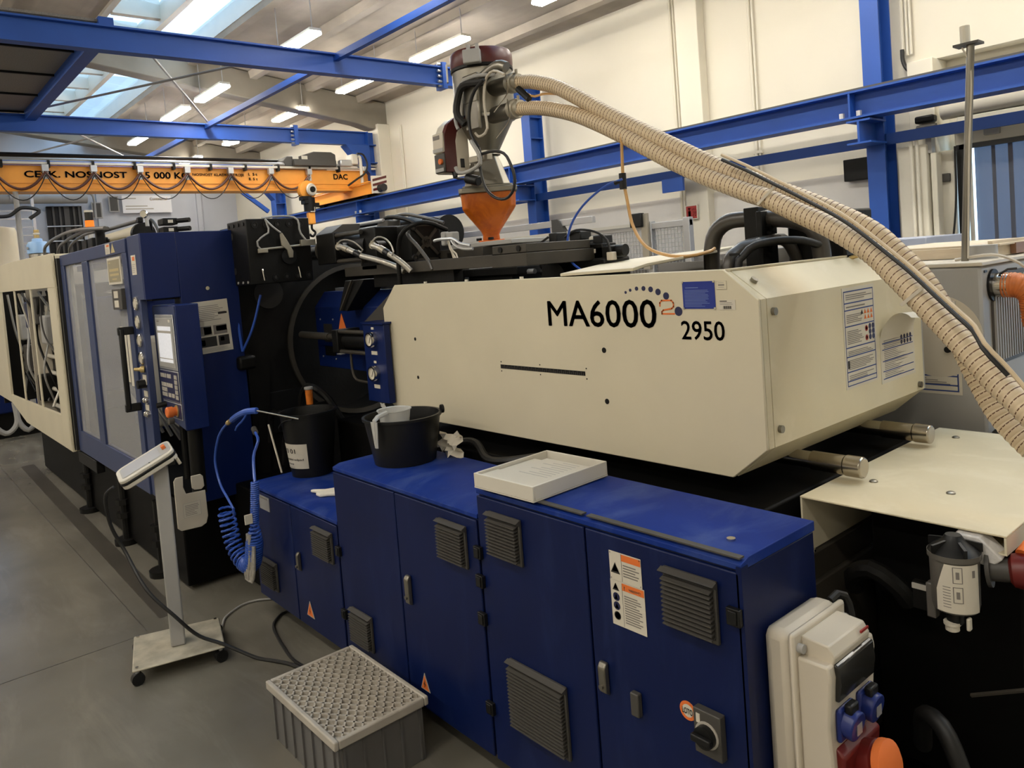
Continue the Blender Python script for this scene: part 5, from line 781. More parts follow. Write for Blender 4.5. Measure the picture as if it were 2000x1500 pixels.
for c, q in (((-4.175, 2.22, 2.056), 0), ((-3.745, 2.2, 2.038), 1)):
    c = Vector(c); cy('port_boss', BLACK, iu, c + Vector((-.03, .09, .0)), c + Vector((-.005, .02, 0)), .024, 14); cy('swivel_nut', ZINC, iu, c + Vector((-.012, .02, 0)), c + Vector((.002, -.004, 0)), .02, 10); cy('bleed_nipple', ZINC, iu, c, c + Vector((.0, 0, .026)), .009, 8)
SILV = mat('braided steel hose', (.5, .47, .41), .35, metal=.5, var=.15, scale=60)
h1 = [(-4.17, 2.22, 2.056), (-4.107, 2.22, 2.046), (-4.001, 2.22, 2.016), (-3.917, 2.225, 1.987), (-3.778, 2.24, 1.957), (-3.66, 2.28, 1.915), (-3.6, 2.3, 1.88)]; h2_ = [(-3.742, 2.2, 2.036), (-3.668, 2.2, 2.017), (-3.589, 2.21, 1.979), (-3.54, 2.25, 1.93), (-3.5, 2.28, 1.88)]
tb('pressure_hose', SILV, iu, h1, .016, 12); tb('pressure_hose', SILV, iu, h2_, .016, 12)
for h in (h1, h2_): cy('hose_ferrule', ZINC, iu, h[1], Vector(h[1]).lerp(Vector(h[2]), .5), .02, 12)
for a_, b_ in ((h1[2], h1[3]), (h2_[1], h2_[2])): cy('black_sleeve', BLACKP, iu, Vector(a_).lerp(Vector(b_), .25), Vector(a_).lerp(Vector(b_), .95), .0195, 14)
tb('lanyard', SILV, iu, [(-4.17, 2.22, 2.082), (-4.13, 2.22, 2.092), (-4.06, 2.22, 2.09), (-3.98, 2.22, 2.07), (-3.919, 2.22, 2.04), (-3.89, 2.22, 2.02), (-3.91, 2.22, 2.008), (-3.94, 2.22, 2.02)], .0045, 6); tb('lanyard', SILV, iu, [(-3.74, 2.2, 2.062), (-3.7, 2.2, 2.078), (-3.65, 2.2, 2.078), (-3.592, 2.2, 2.059), (-3.545, 2.2, 2.02), (-3.532, 2.2, 1.981), (-3.55, 2.2, 1.97)], .0045, 6)
tb('big_hose', BLACK, iu, [(-3.6, 2.27, 1.7), (-3.59, 2.26, 1.857), (-3.583, 2.26, 1.968), (-3.552, 2.26, 2.063), (-3.484, 2.27, 2.112), (-3.44, 2.32, 2.133), (-3.45, 2.4, 2.128), (-3.45, 2.5, 2.09)], .013, 10)
tb('big_hose', HGREY, iu, [(-3.33, 2.3, 1.88), (-3.354, 2.3, 1.923), (-3.451, 2.3, 2.012), (-3.532, 2.3, 2.073), (-3.535, 2.31, 2.114), (-3.51, 2.35, 2.138), (-3.46, 2.42, 2.13)], .01, 10)
tb('top_hose', BLACK, iu, [(-4.7, 2.5, 2.2), (-4.366, 2.6, 2.2), (-4.194, 2.6, 2.225), (-4.018, 2.6, 2.2), (-3.9, 2.6, 2.16), (-3.8, 2.6, 2.1)], .014, 8); tb('top_hose', HGREY, iu, [(-4.4, 2.62, 2.18), (-4.1, 2.62, 2.23), (-3.9, 2.64, 2.2), (-3.75, 2.7, 2.15)], .011, 8)
bx('coil_plug', GREY, iu, -3.375, -3.34, 2.4, 2.44, 2.0, 2.075, .008); bx('coil_plug', GREY, iu, -3.325, -3.27, 2.4, 2.45, 2.02, 2.07, .008)
tb('grey_tube', ALU, iu, [(-3.291, 2.3, 2.027), (-3.24, 2.3, 2.031), (-3.191, 2.3, 2.029), (-3.125, 2.3, 2.025), (-3.085, 2.31, 2.0), (-3.03, 2.33, 1.985)], .008, 8); tb('grey_tube', ALU, iu, [(-3.14, 2.3, 2.02), (-3.11, 2.3, 1.99), (-3.06, 2.31, 1.972), (-3.01, 2.33, 1.968)], .008, 8)
for pts in ([(-3.24, 2.35, 2.02), (-3.2, 2.33, 1.98), (-3.16, 2.33, 1.93)], [(-3.23, 2.35, 2.0), (-3.18, 2.33, 1.97), (-3.15, 2.33, 1.95), (-3.14, 2.33, 1.92)], [(-3.2, 2.32, 2.03), (-3.18, 2.32, 1.98), (-3.175, 2.33, 1.93)]): tb('lead', OFFWHITE, iu, pts, .0045, 6)
bx('terminal_strip', BLACK, iu, -3.95, -3.45, 2.5, 2.6, 1.72, 1.86, .006)
for x in (-3.88, -3.8, -3.72, -3.6): bx('terminal_tag', PAPER, iu, x, x + .02, 2.496, 2.5, 1.83, 1.845)
# blue barrel guard
bg = thing('barrel_guard', 'blue sheet metal guard over the heated barrel beside the platen', 'guard', (-4.4, 2.6, 1.4)); obj('guard_sheet', MB().prism([(-4.85, 2.36, 1.28), (-4.85, 2.36, 1.68), (-4.85, 2.44, 1.78), (-4.85, 2.9, 1.78), (-4.85, 2.9, 1.28)], (.9, 0, 0)), GBLUE, bg, bevel=.004)
bx('top_rail', ALU, bg, -4.8, -4.0, 2.5, 2.54, 1.78, 1.8); cy('knob', GREY, bg, (-4.55, 2.55, 1.8), (-4.55, 2.55, 1.83), .006, 8); cy('knob_head', GREY, bg, (-4.55, 2.55, 1.83), (-4.55, 2.55, 1.838), .02, 12)
for x, z in ((-4.78, 1.6), (-4.6, 1.6), (-4.78, 1.35), (-4.6, 1.34)): cy('screw', ALU, bg, (x, 2.36, z), (x, 2.356, z), .006, 8)
obj('warning_triangle', MB().prism([(-4.53, 2.358, 1.53), (-4.42, 2.358, 1.53), (-4.475, 2.358, 1.64)], (0, -.002, 0)), INKO, bg, label='orange warning triangle')
obj('chute', MB().prism([(-4.28, 2.3, 1.85), (-4.05, 2.3, 1.85), (-4.2, 2.25, 1.665), (-4.3, 2.25, 1.67)], (0, .16, 0)), BLACK, bg, bevel=.004); obj('chute_rib', MB().obox((-4.17, 2.29, 1.85), (-.08, -.05, -.18), (.012, 0, 0), (0, -.012, 0)), DKBROWN, bg)
bx('dark_slot', INK, bg, -4.74, -4.62, 2.358, 2.36, 1.45, 1.57); bx('lower_pocket', BLACK, bg, -4.74, -4.6, 2.356, 2.36, 1.36, 1.42)
pcx = thing('carriage_cylinder', 'black carriage cylinder with rod pointing at the platen', 'cylinder', (-4.3, 2.25, 1.5)); cy('rod', DKBROWN, pcx, (-4.85, 2.25, 1.508), (-4.45, 2.25, 1.504), .024, 16); cy('rod_thin', DKBROWN, pcx, (-4.45, 2.25, 1.504), (-4.3, 2.25, 1.503), .019, 16); cy('rod_tip', CHROME, pcx, (-4.33, 2.25, 1.503), (-4.27, 2.25, 1.502), .024, 16); bx('end_block', BLACK, pcx, -4.27, -4.2, 2.17, 2.33, 1.42, 1.56, .006); cy('barrel', BLACK, pcx, (-4.2, 2.25, 1.49), (-3.85, 2.25, 1.49), .055, 20)
for z in (1.55, 1.43): cy('stay_rod', DKBROWN, pcx, (-4.22, 2.19, z), (-3.85, 2.19, z), .012, 8)
tb('pipe', DKBROWN, pcx, [(-4.1, 2.2, 1.43), (-4.1, 2.2, 1.33), (-4.07, 2.2, 1.27), (-3.98, 2.2, 1.26), (-3.85, 2.2, 1.26)], .008, 8); bx('end_tag', ALU, pcx, -4.2, -4.15, 2.16, 2.19, 1.415, 1.42); obj('ladder_grill', MB().prism([(-4.05, 2.28, 1.6), (-3.7, 2.28, 1.6), (-3.7, 2.28, 1.78)], (0, .02, 0)), DARKGREY, bg)
sp = thing('wire_cluster', 'thin tangled grey wires hanging behind the buckets', 'wires', (-3.4, 2.05, 1.1))
for i in range(6): random.seed(i); tb('wire', GREY, sp, [(-3.55 + random.uniform(-.02, .02), 2.06, 1.19 + random.uniform(-.01, .01)), (-3.48 + random.uniform(-.03, .03), 2.07, 1.14), (-3.42 + random.uniform(-.04, .04), 2.08, 1.09 + random.uniform(-.02, .02)), (-3.36 + random.uniform(-.03, .03), 2.08, 1.05), (-3.34 + random.uniform(-.04, .04), 2.08, 1.02)], .0035, 5)
# ---------------------------------------------------------------- clamping unit guard
gd = thing('clamp_guard', 'large blue guard housing of the clamping unit with paper notice on its end', 'machine guard', (-7, 2.5, .5))
bx('end_wall', GBLUE, gd, -4.9, -4.87, 1.5, 1.86, .55, 2.225, .004); bx('end_wall_top', GBLUE, gd, -4.9, -4.868, 1.3, 1.5, 1.83, 2.225, .003); bx('corner_post', FRAMEBLUE, gd, -5.165, -4.9, 1.3, 1.34, 1.83, 2.225, .004); bx('corner_post', FRAMEBLUE, gd, -5.165, -5.0, 1.3, 1.34, .6, 1.83, .004)
bx('niche_back', INK, gd, -5.0, -4.9, 1.5, 1.51, .55, 1.83); bx('niche_head', BLACK, gd, -5.0, -4.9, 1.34, 1.5, 1.82, 1.83)
bx('base_beam', BLACKLOW, gd, -9.8, -4.95, 1.4, 4.2, .03, .58, .01); bx('roof_rail', GBLUE, gd, -9.8, -4.9, 1.34, 1.42, 2.17, 2.225, .004); bx('header', GBLUE, gd, -9.8, -5.17, 1.335, 1.36, 2.14, 2.2)
bx('back_wall', OFFWHITE, gd, -9.8, -5.2, 3.9, 3.93, .6, 2.2); bx('far_wall', OFFWHITE, gd, -9.83, -9.8, 1.4, 3.9, .6, 2.2)
for x, z in ((-7.5, .25), (-6.3, .25), (-5.4, .25)): obj('levelling_foot', MB().cyl((x, 1.38, 0), (x, 1.38, .5), .03, 10).cyl((x, 1.38, 0), (x, 1.38, .04), .09, 14).cyl((x, 1.38, .2), (x, 1.38, .24), .06, 8).cyl((x, 1.38, .3), (x, 1.38, .34), .06, 8), BLACK, gd, kind='stuff')
bx('guide_bracket', BLACK, gd, -7.35, -6.7, 1.3, 1.36, .48, .58, .006)
cy('lifting_eye', CHROME, gd, (-4.868, 1.66, 1.87), (-4.855, 1.66, 1.87), .012, 12)
pp = sheet('paper_notice', gd, (-4.867, 1.548, 1.462), (0, .24, .009), (0, -.012, .325), PAPER, lines(INKG, .06, .95, .62, .93, 9, .3) + [('r', INK, .72, .72, .95, .76), ('r', INKG, .1, .34, .5, .52), ('r', INK, .3, .36, .5, .5), ('r', INKG, .55, .34, .9, .52), ('r', INK, .62, .4, .9, .5), ('r', INK, .1, .12, .6, .31), ('r', INKG, .15, .15, .3, .26), ('r', INK, .65, .12, .93, .31), ('r', INKG, .7, .2, .8, .28)] + lines(INKL, .06, .95, .03, .1, 3))
for z in (1.81, 1.696, 1.582, 1.472):
    c_ = obj('round_cap', MB().lathe([(.001, .01), (.03, .01), (.038, .014), (.043, .008), (.043, 0), (.001, 0)], (-5.075, 1.3, z), (0, -1, 0), 26, caps=False), CHROME, gd); cy('cap_face', OFFWHITE, c_, (-5.075, 1.29, z), (-5.075, 1.2885, z), .03, 20)
obj('key_lever', MB().lathe([(.02, 0), (.022, .02), (.012, .03), (.01, .06)], (-5.05, 1.3, 1.405), (-.5, -1, .1), 12), BRASS, gd)
bx('selector_plate', PAPER, gd, -5.1, -5.03, 1.296, 1.3, 1.31, 1.37); cy('selector_knob', BLACKP, gd, (-5.06, 1.3, 1.315), (-5.06, 1.25, 1.315), .026, 16); cy('selector_ring', CHROME, gd, (-5.085, 1.3, 1.325), (-5.085, 1.28, 1.325), .02, 14)
for z in (1.225, 1.14):
    for x in (-5.095, -5.05): k_ = obj('push_button', MB().lathe([(.018, 0), (.018, .015), (.012, .02), (.001, .02)], (x, 1.3, z - .015), (0, -1, 0), 16), CHROME, gd)
    bx('button_tag', PAPER, gd, -5.11, -5.035, 1.297, 1.3, z + .008, z + .045)
sheet('safety_sticker', gd, (-5.1, 1.299, 1.985), (.1, 0, 0), (0, 0, .12), PAPER, [('r', INKO, .3, .72, .8, .92)] + lines(INKL, .1, .9, .1, .6, 5))
# front sliding door with two windows
dr = thing('sliding_door', 'blue framed sliding door with two tall clear windows', 'machine door', (-6.2, 1.3, .6))
x0, x1 = -7.2, -5.18
bx('top_rail', FRAMEBLUE, dr, x0, x1, 1.29, 1.33, 2.13, 2.218, .004); bx('bottom_rail', FRAMEBLUE, dr, x0, x1, 1.29, 1.33, .6, .775, .004); bx('stile', FRAMEBLUE, dr, -5.28, x1, 1.29, 1.33, .775, 2.13, .004); bx('stile', FRAMEBLUE, dr, -6.42, -6.25, 1.29, 1.33, .775, 2.13, .004); bx('stile', FRAMEBLUE, dr, x0, -7.08, 1.29, 1.33, .775, 2.13, .004)
bx('window_pane', GLASS, dr, -6.25, -5.28, 1.305, 1.311, .775, 2.13); bx('window_pane', GLASS, dr, -7.08, -6.42, 1.305, 1.311, .775, 2.13)
bx('handle_grip', BLACKP, dr, -5.2, -5.165, 1.205, 1.235, 1.15, 1.66, .01); 
for z in (1.64, 1.16): bx('handle_mount', BLACKP, dr, -5.2, -5.17, 1.2, 1.292, z - .02, z + .03, .006)
YL = [('r', INKG, .05, .05, .95, .95)]
ws = sheet('yellow_notice', dr, (-5.66, 1.296, 1.94), (.33, 0, 0), (0, 0, .175), PAPER, [], .006); sheet('brown_print', ws, (-5.64, 1.289, 1.955), (.29, 0, 0), (0, 0, .145), mat('tan notice', (.3, .26, .17), .6, var=.05), lines(BRASS, .08, .9, .35, .5, 2) + lines(BRASS, .08, .9, .65, .75, 1) + lines(BRASS, .3, .8, .15, .22, 1)) if 0 else None
tn = mat('tan notice', (.3, .26, .17), .6, var=.05); tp_ = mat('tan print', (.5, .4, .2), .6, var=0)
nb = bx('notice_field', tn, ws, -5.64, -5.35, 1.2885, 1.29, 1.955, 2.1)
mb = MB()
for a, b, c, d in ((.1, .9, .48, .6), (.12, .9, .28, .38), (.1, .25, .85, .9), (.3, .7, .1, .16)): mb.quad((-5.64 + .29 * a, 1.288, 1.955 + .145 * c), (-5.64 + .29 * b, 1.288, 1.955 + .145 * c), (-5.64 + .29 * b, 1.288, 1.955 + .145 * d), (-5.64 + .29 * a, 1.288, 1.955 + .145 * d))
obj('notice_print', mb, tp_, ws, kind='stuff')
sbx = bx('switch_box', DARKGREY, dr, -5.53, -5.3, 1.27, 1.3, 1.775, 1.91, .004)
for z in (1.85, 1.79): bx('switch_tag', PAPER, sbx, -5.47, -5.37, 1.267, 1.27, z, z + .045)
sheet('door_card', dr, (-5.52, 1.296, 1.3), (.14, 0, 0), (0, 0, .36), PAPER, [], .002); sheet('door_card', dr, (-5.36, 1.296, 1.28), (.06, 0, 0), (0, 0, .36), PAPER, [], .002)
sheet('safety_sticker', dr, (-5.66, 1.2885, 2.142), (.12, 0, 0), (0, 0, .068), PAPER, [('r', INKO, .3, .7, .9, .9)] + lines(INKL, .1, .9, .1, .6, 4)); obj('warning_triangle', MB().prism([(-5.52, 1.289, 2.145), (-5.42, 1.289, 2.145), (-5.47, 1.289, 2.21)], (0, -.001, 0)), tp_, dr)
# cream fixed guard at the far left with barred openings
wg = thing('cream_guard', 'cream sheet metal guard with three barred openings at the left edge', 'machine guard', (-8.8, 1.25, .6))
q = [(-7.28, .58), (-7.28, 2.245), (-10.4, 2.3), (-11.6, 2.28), (-11.6, .78), (-9.6, .56)]
def wpoly(name, p): return obj(name, MB().prism([(x, 1.25, z) for x, z in p], (0, .025, 0)), CREAM, wg, bevel=.003)
wpoly('top_sheet', [(-7.28, 1.965), (-7.28, 2.245), (-9.4, 2.28), (-11.6, 2.28), (-11.6, 1.985)]); wpoly('right_sheet', [(-7.28, .58), (-7.28, 1.965), (-7.63, 1.965), (-7.63, .86), (-7.63, .58)]); wpoly('left_sheet', [(-10.55, 1.985), (-11.6, 1.985), (-11.6, .7), (-10.55, .7)]); wpoly('bottom_sheet', [(-7.63, .58), (-7.63, .86), (-10.55, .79), (-10.55, .7), (-9.6, .57)])
for x in (-8.55, -9.55): obj('bar', MB().prism([(x - .035, 1.255, .78), (x + .035, 1.255, .78), (x + .035, 1.255, 1.985), (x - .035, 1.255, 1.985)], (0, .01, 0)), CREAM, wg)
bx('edge_seal', RUBBER, wg, -7.27, -7.21, 1.27, 1.34, .6, 2.2); bx('inner_frame', DARKGREY, wg, -7.65, -7.6, 1.3, 1.5, .6, 1.95); bx('corner_curve', CREAM, wg, -7.32, -7.28, 1.25, 1.4, .58, 2.24, .015)
bx('end_panel', BLACK, gd, -11.5, -11.45, 1.28, 2.6, .6, 2.0)
cm = thing('clamp_mechanism', 'dark toggle clamp mechanism behind the barred openings', 'mechanism', (-8.8, 2.6, .6))
bx('rear_platen', BLACK, cm, -9.7, -9.2, 1.75, 3.7, .62, 2.0, .02); bx('crosshead', GBLUE, cm, -8.7, -8.45, 1.7, 3.3, .9, 1.85, .02); bx('toggle_arm', HGREY, cm, -9.2, -8.0, 2.0, 2.2, 1.5, 1.7, .02); bx('toggle_arm', HGREY, cm, -9.2, -8.0, 2.0, 2.2, .85, 1.05, .02)
for i in range(4): cy('lube_pipe', GREY, cm, (-9.9 + .45 * i, 1.62, .7), (-9.8 + .45 * i, 1.66, 1.9), .02, 8)
for i in range(14): random.seed(60 + i); x = -11.2 + i * .2; tb('hose', (GREY, BLACK, WHITE, HGREY)[i % 4], cm, [(x, 1.34 + .2 * random.random(), 1.95), (x + random.uniform(-.2, .2), 1.4 + .15 * random.random(), 1.5), (x + random.uniform(-.2, .3), 1.4 + .2 * random.random(), 1.1), (x + .1, 1.4 + .2 * random.random(), .75)], .007 + .008 * random.random(), 6)
for i, (x, z, m) in enumerate(((-10.9, 1.55, GREY), (-10.2, 1.7, GBLUE), (-10.6, 1.2, HGREY), (-9.8, 1.75, HGREY), (-9.3, 1.55, GREY), (-10.0, .9, BLACK))): bx('inner_box', m, cm, x, x + .3, 1.42, 1.75, z - .15, z + .15, .02)
bx('grey_case', GREY, cm, -10.4, -9.95, 1.6, 1.9, .7, 1.6, .02)
ib = thing('hanging_card', 'long pale card hanging behind the bars of the cream guard', 'card', (-8.0, 1.4, 1.2)); bx('card', PAPER, ib, -8.05, -7.8, 1.36, 1.37, 1.32, 1.72); cy('hook', BLACKP, ib, (-7.9, 1.35, 1.7), (-7.9, 1.36, 1.7), .03, 10)
bx('card', OFFWHITE, ib, -7.85, -7.72, 1.36, 1.37, .9, 1.3)
# things seen through the windows
ml = thing('mould_tooling', 'pale mould blocks and hoses seen through the door windows', 'mould', (-6.4, 2.6, .8))
bx('mould_half', OFFWHITE, ml, -6.3, -5.75, 2.2, 3.2, .9, 1.7, .02); bx('mould_half', WHITE, ml, -7.1, -6.5, 2.2, 3.2, .85, 1.75, .02); bx('moving_platen', GBLUE, ml, -7.9, -7.3, 1.9, 3.7, .62, 2.0, .02); bx('white_case', WHITE, ml, -6.9, -6.4, 1.7, 1.95, .8, 1.5, .03); bx('core_plate', BLUETOP, ml, -5.7, -5.55, 1.9, 3.4, .75, 1.95, .01)
for y in (2.0, 3.4):
    for z in (1.05, 1.85): cy('tie_bar', CHROME, ml, (-9.7, y, z), (-5.3, y, z), .06, 18)
for i in range(7): random.seed(20 + i); x = -6.9 + i * .22; tb('hose', GREY, ml, [(x, 1.75, .75), (x + .1, 1.6, 1.0 + random.uniform(-.1, .1)), (x + .2, 1.7, .9), (x + .25, 1.75, 1.3)], .014, 6)
rk = thing('inner_rack', 'white tubular rack with shelves behind the barred openings', 'rack', (-9.2, 1.6, .6))
for x in (-9.9, -9.3, -8.7): cy('post', WHITE, rk, (x, 1.55, .58), (x, 1.55, 1.25), .025, 8)
for z in (.7, .88, 1.06, 1.24): cy('rail', WHITE, rk, (-9.9, 1.55, z), (-8.7, 1.55, z), .022, 8)
for i in range(6): bx('dark_tray', BLACK, rk, -9.86 + .6 * (i % 2), -9.36 + .6 * (i % 2), 1.58, 1.9, .72 + .18 * (i // 2), .84 + .18 * (i // 2))
for i in range(5): random.seed(40 + i); tb('hose', (GREY, WHITE, BLACK)[i % 3], rk, [(-9.9 + i * .35, 1.5, 1.9), (-9.8 + i * .35, 1.55, 1.6), (-9.6 + i * .3, 1.5, 1.45), (-9.5 + i * .3, 1.6, 1.3)], .022, 6)
tb('white_loop', WHITE, rk, [(-8.55, 1.5, .6), (-8.4, 1.5, .85), (-8.1, 1.5, .9), (-7.85, 1.5, .75)], .03, 8)
# things on the guard roof
RPIPE = mat('dark grey tube', (.13, .12, .105), .35, var=.1)
rf = thing('roof_hydraulics', 'beige cylinder with black end cap and curved pipes on top of the guard', 'cylinder', (-7.5, 1.9, 2.22))
bx('cross_beam', GBLUE, rf, -9.7, -5.2, 1.9, 2.1, 2.14, 2.2); bx('cross_beam', GBLUE, rf, -7.3, -7.1, 1.42, 3.85, 2.14, 2.2); cy('barrel', CREAM, rf, (-9.2, 2.0, 2.385), (-7.4, 2.0, 2.385), .09, 28); cy('end_cap', BLACK, rf, (-7.4, 2.0, 2.385), (-7.33, 2.0, 2.385), .1, 28)
for x in (-8.6, -8.35): bx('valve', BLACK, rf, x, x + .17, 1.75, 1.9, 2.2, 2.42, .01)
bx('pipe_clamp', BLACK, rf, -7.98, -7.93, 1.74, 1.82, 2.2, 2.48, .01)
for pts, r in (([(-10.3, 1.7, 2.25), (-10.28, 1.7, 2.43), (-10.094, 1.7, 2.48), (-9.683, 1.7, 2.515), (-8.991, 1.7, 2.53), (-8.283, 1.7, 2.51), (-7.4, 1.7, 2.45)], .017), ([(-9.9, 1.75, 2.25), (-9.737, 1.75, 2.414), (-9.294, 1.75, 2.469), (-8.775, 1.75, 2.495), (-8.104, 1.75, 2.488), (-7.527, 1.75, 2.456)], .016), ([(-9.5, 1.8, 2.3), (-9.411, 1.8, 2.408), (-9.051, 1.8, 2.461), (-8.567, 1.8, 2.483), (-7.938, 1.8, 2.468)], .014)): tb('pipe', RPIPE, rf, pts, r, 8)
cy('straight_pipe', DARKGREY, rf, (-7.9, 1.8, 2.46), (-6.75, 1.8, 2.45), .016, 8); bx('pipe_end', BLACK, rf, -6.72, -6.66, 1.78, 1.82, 2.43, 2.475, .008)
cy('small_vessel', CREAM, rf, (-9.1, 1.7, 2.24), (-8.75, 1.7, 2.24), .05, 16)
gu = obj('gauge', MB().lathe([(.001, .02), (.03, .02), (.036, .012), (.036, 0), (.001, 0)], (-7.2, 1.98, 2.545), (.6, -.6, 0), 22, caps=False), CHROME, rf); cy('gauge_stem', ALU, rf, (-7.2, 2.0, 2.44), (-7.2, 2.0, 2.53), .02, 12)
for i in range(3): bx('valve_stack', BLACK, rf, -6.85, -6.7, 1.98, 2.1, 2.27 + .07 * i, 2.325 + .07 * i, .008); cy('valve_end', BLACK, rf, (-6.7, 2.1, 2.3 + .07 * i), (-6.62, 2.17, 2.3 + .07 * i), .02, 10); bx('valve_tag', PAPER, rf, -6.699, -6.697, 2.02, 2.06, 2.285 + .07 * i, 2.31 + .07 * i)
tb('lead', RUBBER, rf, [(-7.1, 2.0, 2.4), (-7.0, 1.97, 2.48), (-6.9, 1.98, 2.42), (-6.8, 1.98, 2.3)], .012, 6)
# ---------------------------------------------------------------- operator panel
pa = thing('operator_panel', 'blue operator control panel with screen, keys and orange stop button', 'control panel', (-4.84, 1.44, 1.06))
HY0 = 1.38
obj('housing', MB().prism([(-5.055, HY0, 1.115), (-4.615, HY0, 1.055), (-4.615, HY0, 1.79), (-5.055, HY0, 1.79)], (0, .135, 0)), GBLUE, pa, bevel=.006); obj('front_plate', MB().prism([(-5.05, HY0 - .003, 1.125), (-4.62, HY0 - .003, 1.065), (-4.62, HY0 - .003, 1.78), (-5.05, HY0 - .003, 1.78)], (0, .004, 0)), FRAMEBLUE, pa)
fy = HY0 - .004
def pn_(name, m, a, b, c, d, t=.004, par=None, bev=.001): return bx(name, m, par or pa, a, b, fy - t, fy, c, d, bev)
fr = pn_('screen_frame', ALU, -4.99, -4.645, 1.405, 1.735, .006, bev=.004); pn_('screen_bezel', GREY, -4.975, -4.66, 1.42, 1.715, .009, fr); pn_('display', SCREEN, -4.945, -4.69, 1.45, 1.665, .0105, fr)
pn_('display_bar', INKL, -4.945, -4.69, 1.625, 1.64, .011, fr); pn_('display_bar', INKL, -4.945, -4.69, 1.47, 1.476, .011, fr); pn_('brand_tag', INKG, -4.95, -4.9, 1.692, 1.698, .0095, fr); pn_('port_cover', WHITE, -4.72, -4.69, 1.69, 1.705, .0105, fr)
kf = pn_('key_frame', ALU, -4.99, -4.645, 1.215, 1.4, .005, bev=.003); pn_('key_field', NAVY, -4.985, -4.65, 1.22, 1.395, .007, kf)
for gx, gz, nx, nz in ((-4.975, 1.355, 3, 1), (-4.89, 1.355, 1, 1), (-4.85, 1.355, 3, 1), (-4.715, 1.355, 2, 1), (-4.97, 1.3, 4, 1), (-4.97, 1.27, 4, 1), (-4.97, 1.24, 4, 1), (-4.86, 1.3, 4, 1), (-4.85, 1.24, 2, 1), (-4.785, 1.24, 2, 1), (-4.715, 1.325, 2, 1), (-4.715, 1.295, 2, 1), (-4.715, 1.265, 2, 1), (-4.715, 1.235, 2, 1)):
    for i in range(nx): pn_('key', INKL, gx + i * .026, gx + .022 + i * .026, gz, gz + .024, .0095, kf, 0)
bf = pn_('button_frame', ALU, -4.985, -4.645, 1.115, 1.21, .004, bev=.003); pn_('button_field', NAVY, -4.98, -4.65, 1.12, 1.205, .0055, bf)
sb_ = obj('stop_button', MB().lathe([(.026, 0), (.026, .03), (.032, .032), (.032, .06), (.026, .066), (.001, .066)], (-4.73, fy, 1.165), (0, -1, 0), 24), INKO, pa, label='orange red emergency stop button'); obj('stop_collar', MB().lathe([(.036, 0), (.036, .01), (.03, .012)], (-4.73, fy, 1.165), (0, -1, 0), 24), BRASS, pa)
cy('selector', BLACKP, pa, (-4.93, fy, 1.19), (-4.94, fy - .06, 1.185), .016, 12); cy('lock', STEEL, pa, (-4.83, fy, 1.095), (-4.83, fy - .03, 1.095), .018, 14); pn_('lock_tag', PAPER, -4.85, -4.8, 1.117, 1.13, .003)
cy('support_arm', BLACK, pa, (-4.7, 1.45, 1.08), (-4.72, 1.45, .66), .042, 18); cy('arm_stay', BLACK, pa, (-4.95, 1.46, 1.1), (-4.96, 1.46, .7), .02, 10)
hg = thing('hanging_plate', 'off white plastic plate with a small label hooked on the black panel arm', 'plate', (-4.65, 1.38, .6))
def plate(name, p): return obj(name, MB().prism([(-4.652, y, z) for y, z in p], (.006, 0, 0)), OFFWHITE, hg, bevel=.003)
plate('plate_sheet', [(1.287, .775), (1.3, .794), (1.342, .795), (1.338, .73), (1.35, .69), (1.46, .685), (1.462, .53), (1.45, .49), (1.42, .475), (1.305, .48), (1.285, .5)]); plate('plate_ear', [(1.385, .785), (1.44, .785), (1.455, .77), (1.458, .71), (1.44, .695), (1.4, .7), (1.385, .715)])
sheet('label', hg, (-4.646, 1.325, .55), (0, .1, 0), (0, 0, .085), PAPER, [('r', INKL, 0, 0, 1, .02), ('r', INKL, 0, .98, 1, 1), ('r', INKL, 0, 0, .02, 1), ('r', INKL, .98, 0, 1, 1)] + lines(INKG, .1, .9, .12, .9, 7, .3))
# ---------------------------------------------------------------- tablet stand
st = thing('tablet_stand', 'grey floor stand with square wheeled base plate carrying a white tablet', 'stand', (-4.13, 1.09, 0))
A_, B_, Cc, D_ = [Vector(p) for p in ((-3.987, .831, .07), (-4.378, .938, .07), (-4.245, 1.339, .07), (-3.887, 1.242, .07))]
def inset(f): c = (A_ + B_ + Cc + D_) / 4; return [c + (p - c) * f for p in (A_, B_, Cc, D_)]
obj('base_plate', MB().prism([A_, B_, Cc, D_], (0, 0, .012)), mat('worn beige base plate', (.42, .38, .29), .4, var=.25, scale=12), st, bevel=.006)
for p in inset(.9): obj('caster', MB().cyl(p + Vector((-.015, 0, -.04)), p + Vector((.015, 0, -.04)), .03, 16), BLACKP, st); cy('plate_bolt', CHROME, st, p + Vector((0, 0, .012)), p + Vector((0, 0, .018)), .008, 10); cy('caster_stem', ALU, st, p + Vector((0, 0, -.035)), p, .01, 8)
u_ = (A_ - B_).normalized(); v_ = (Cc - B_).normalized(); ctr = Vector((-4.115, 1.085, .082))
obj('pole', MB().obox(ctr - u_ * .045 - v_ * .035, u_ * .09, v_ * .07, (0, 0, .95)), GREY, st, bevel=.008); obj('head_bracket', MB().obox(ctr + Vector((0, 0, .93)) - u_ * .05 - v_ * .05, u_ * .13, v_ * .12, (0, 0, .03)), BLACK, st)
tbm = thing('tablet', 'white ruggedised tablet with dark rim tilted on the grey stand', 'tablet', (-4.15, 1.0, 1.08))
RT = Vector((.641, .763, -.078)).normalized(); L_ = Vector((.048, .25, .119)); Wd = Vector((-.198, .028, .021)); N_ = Wd.cross(L_).normalized()
if N_.z < 0: N_ = -N_
o_ = Vector((-4.056, .877, .97)) - N_ * .022
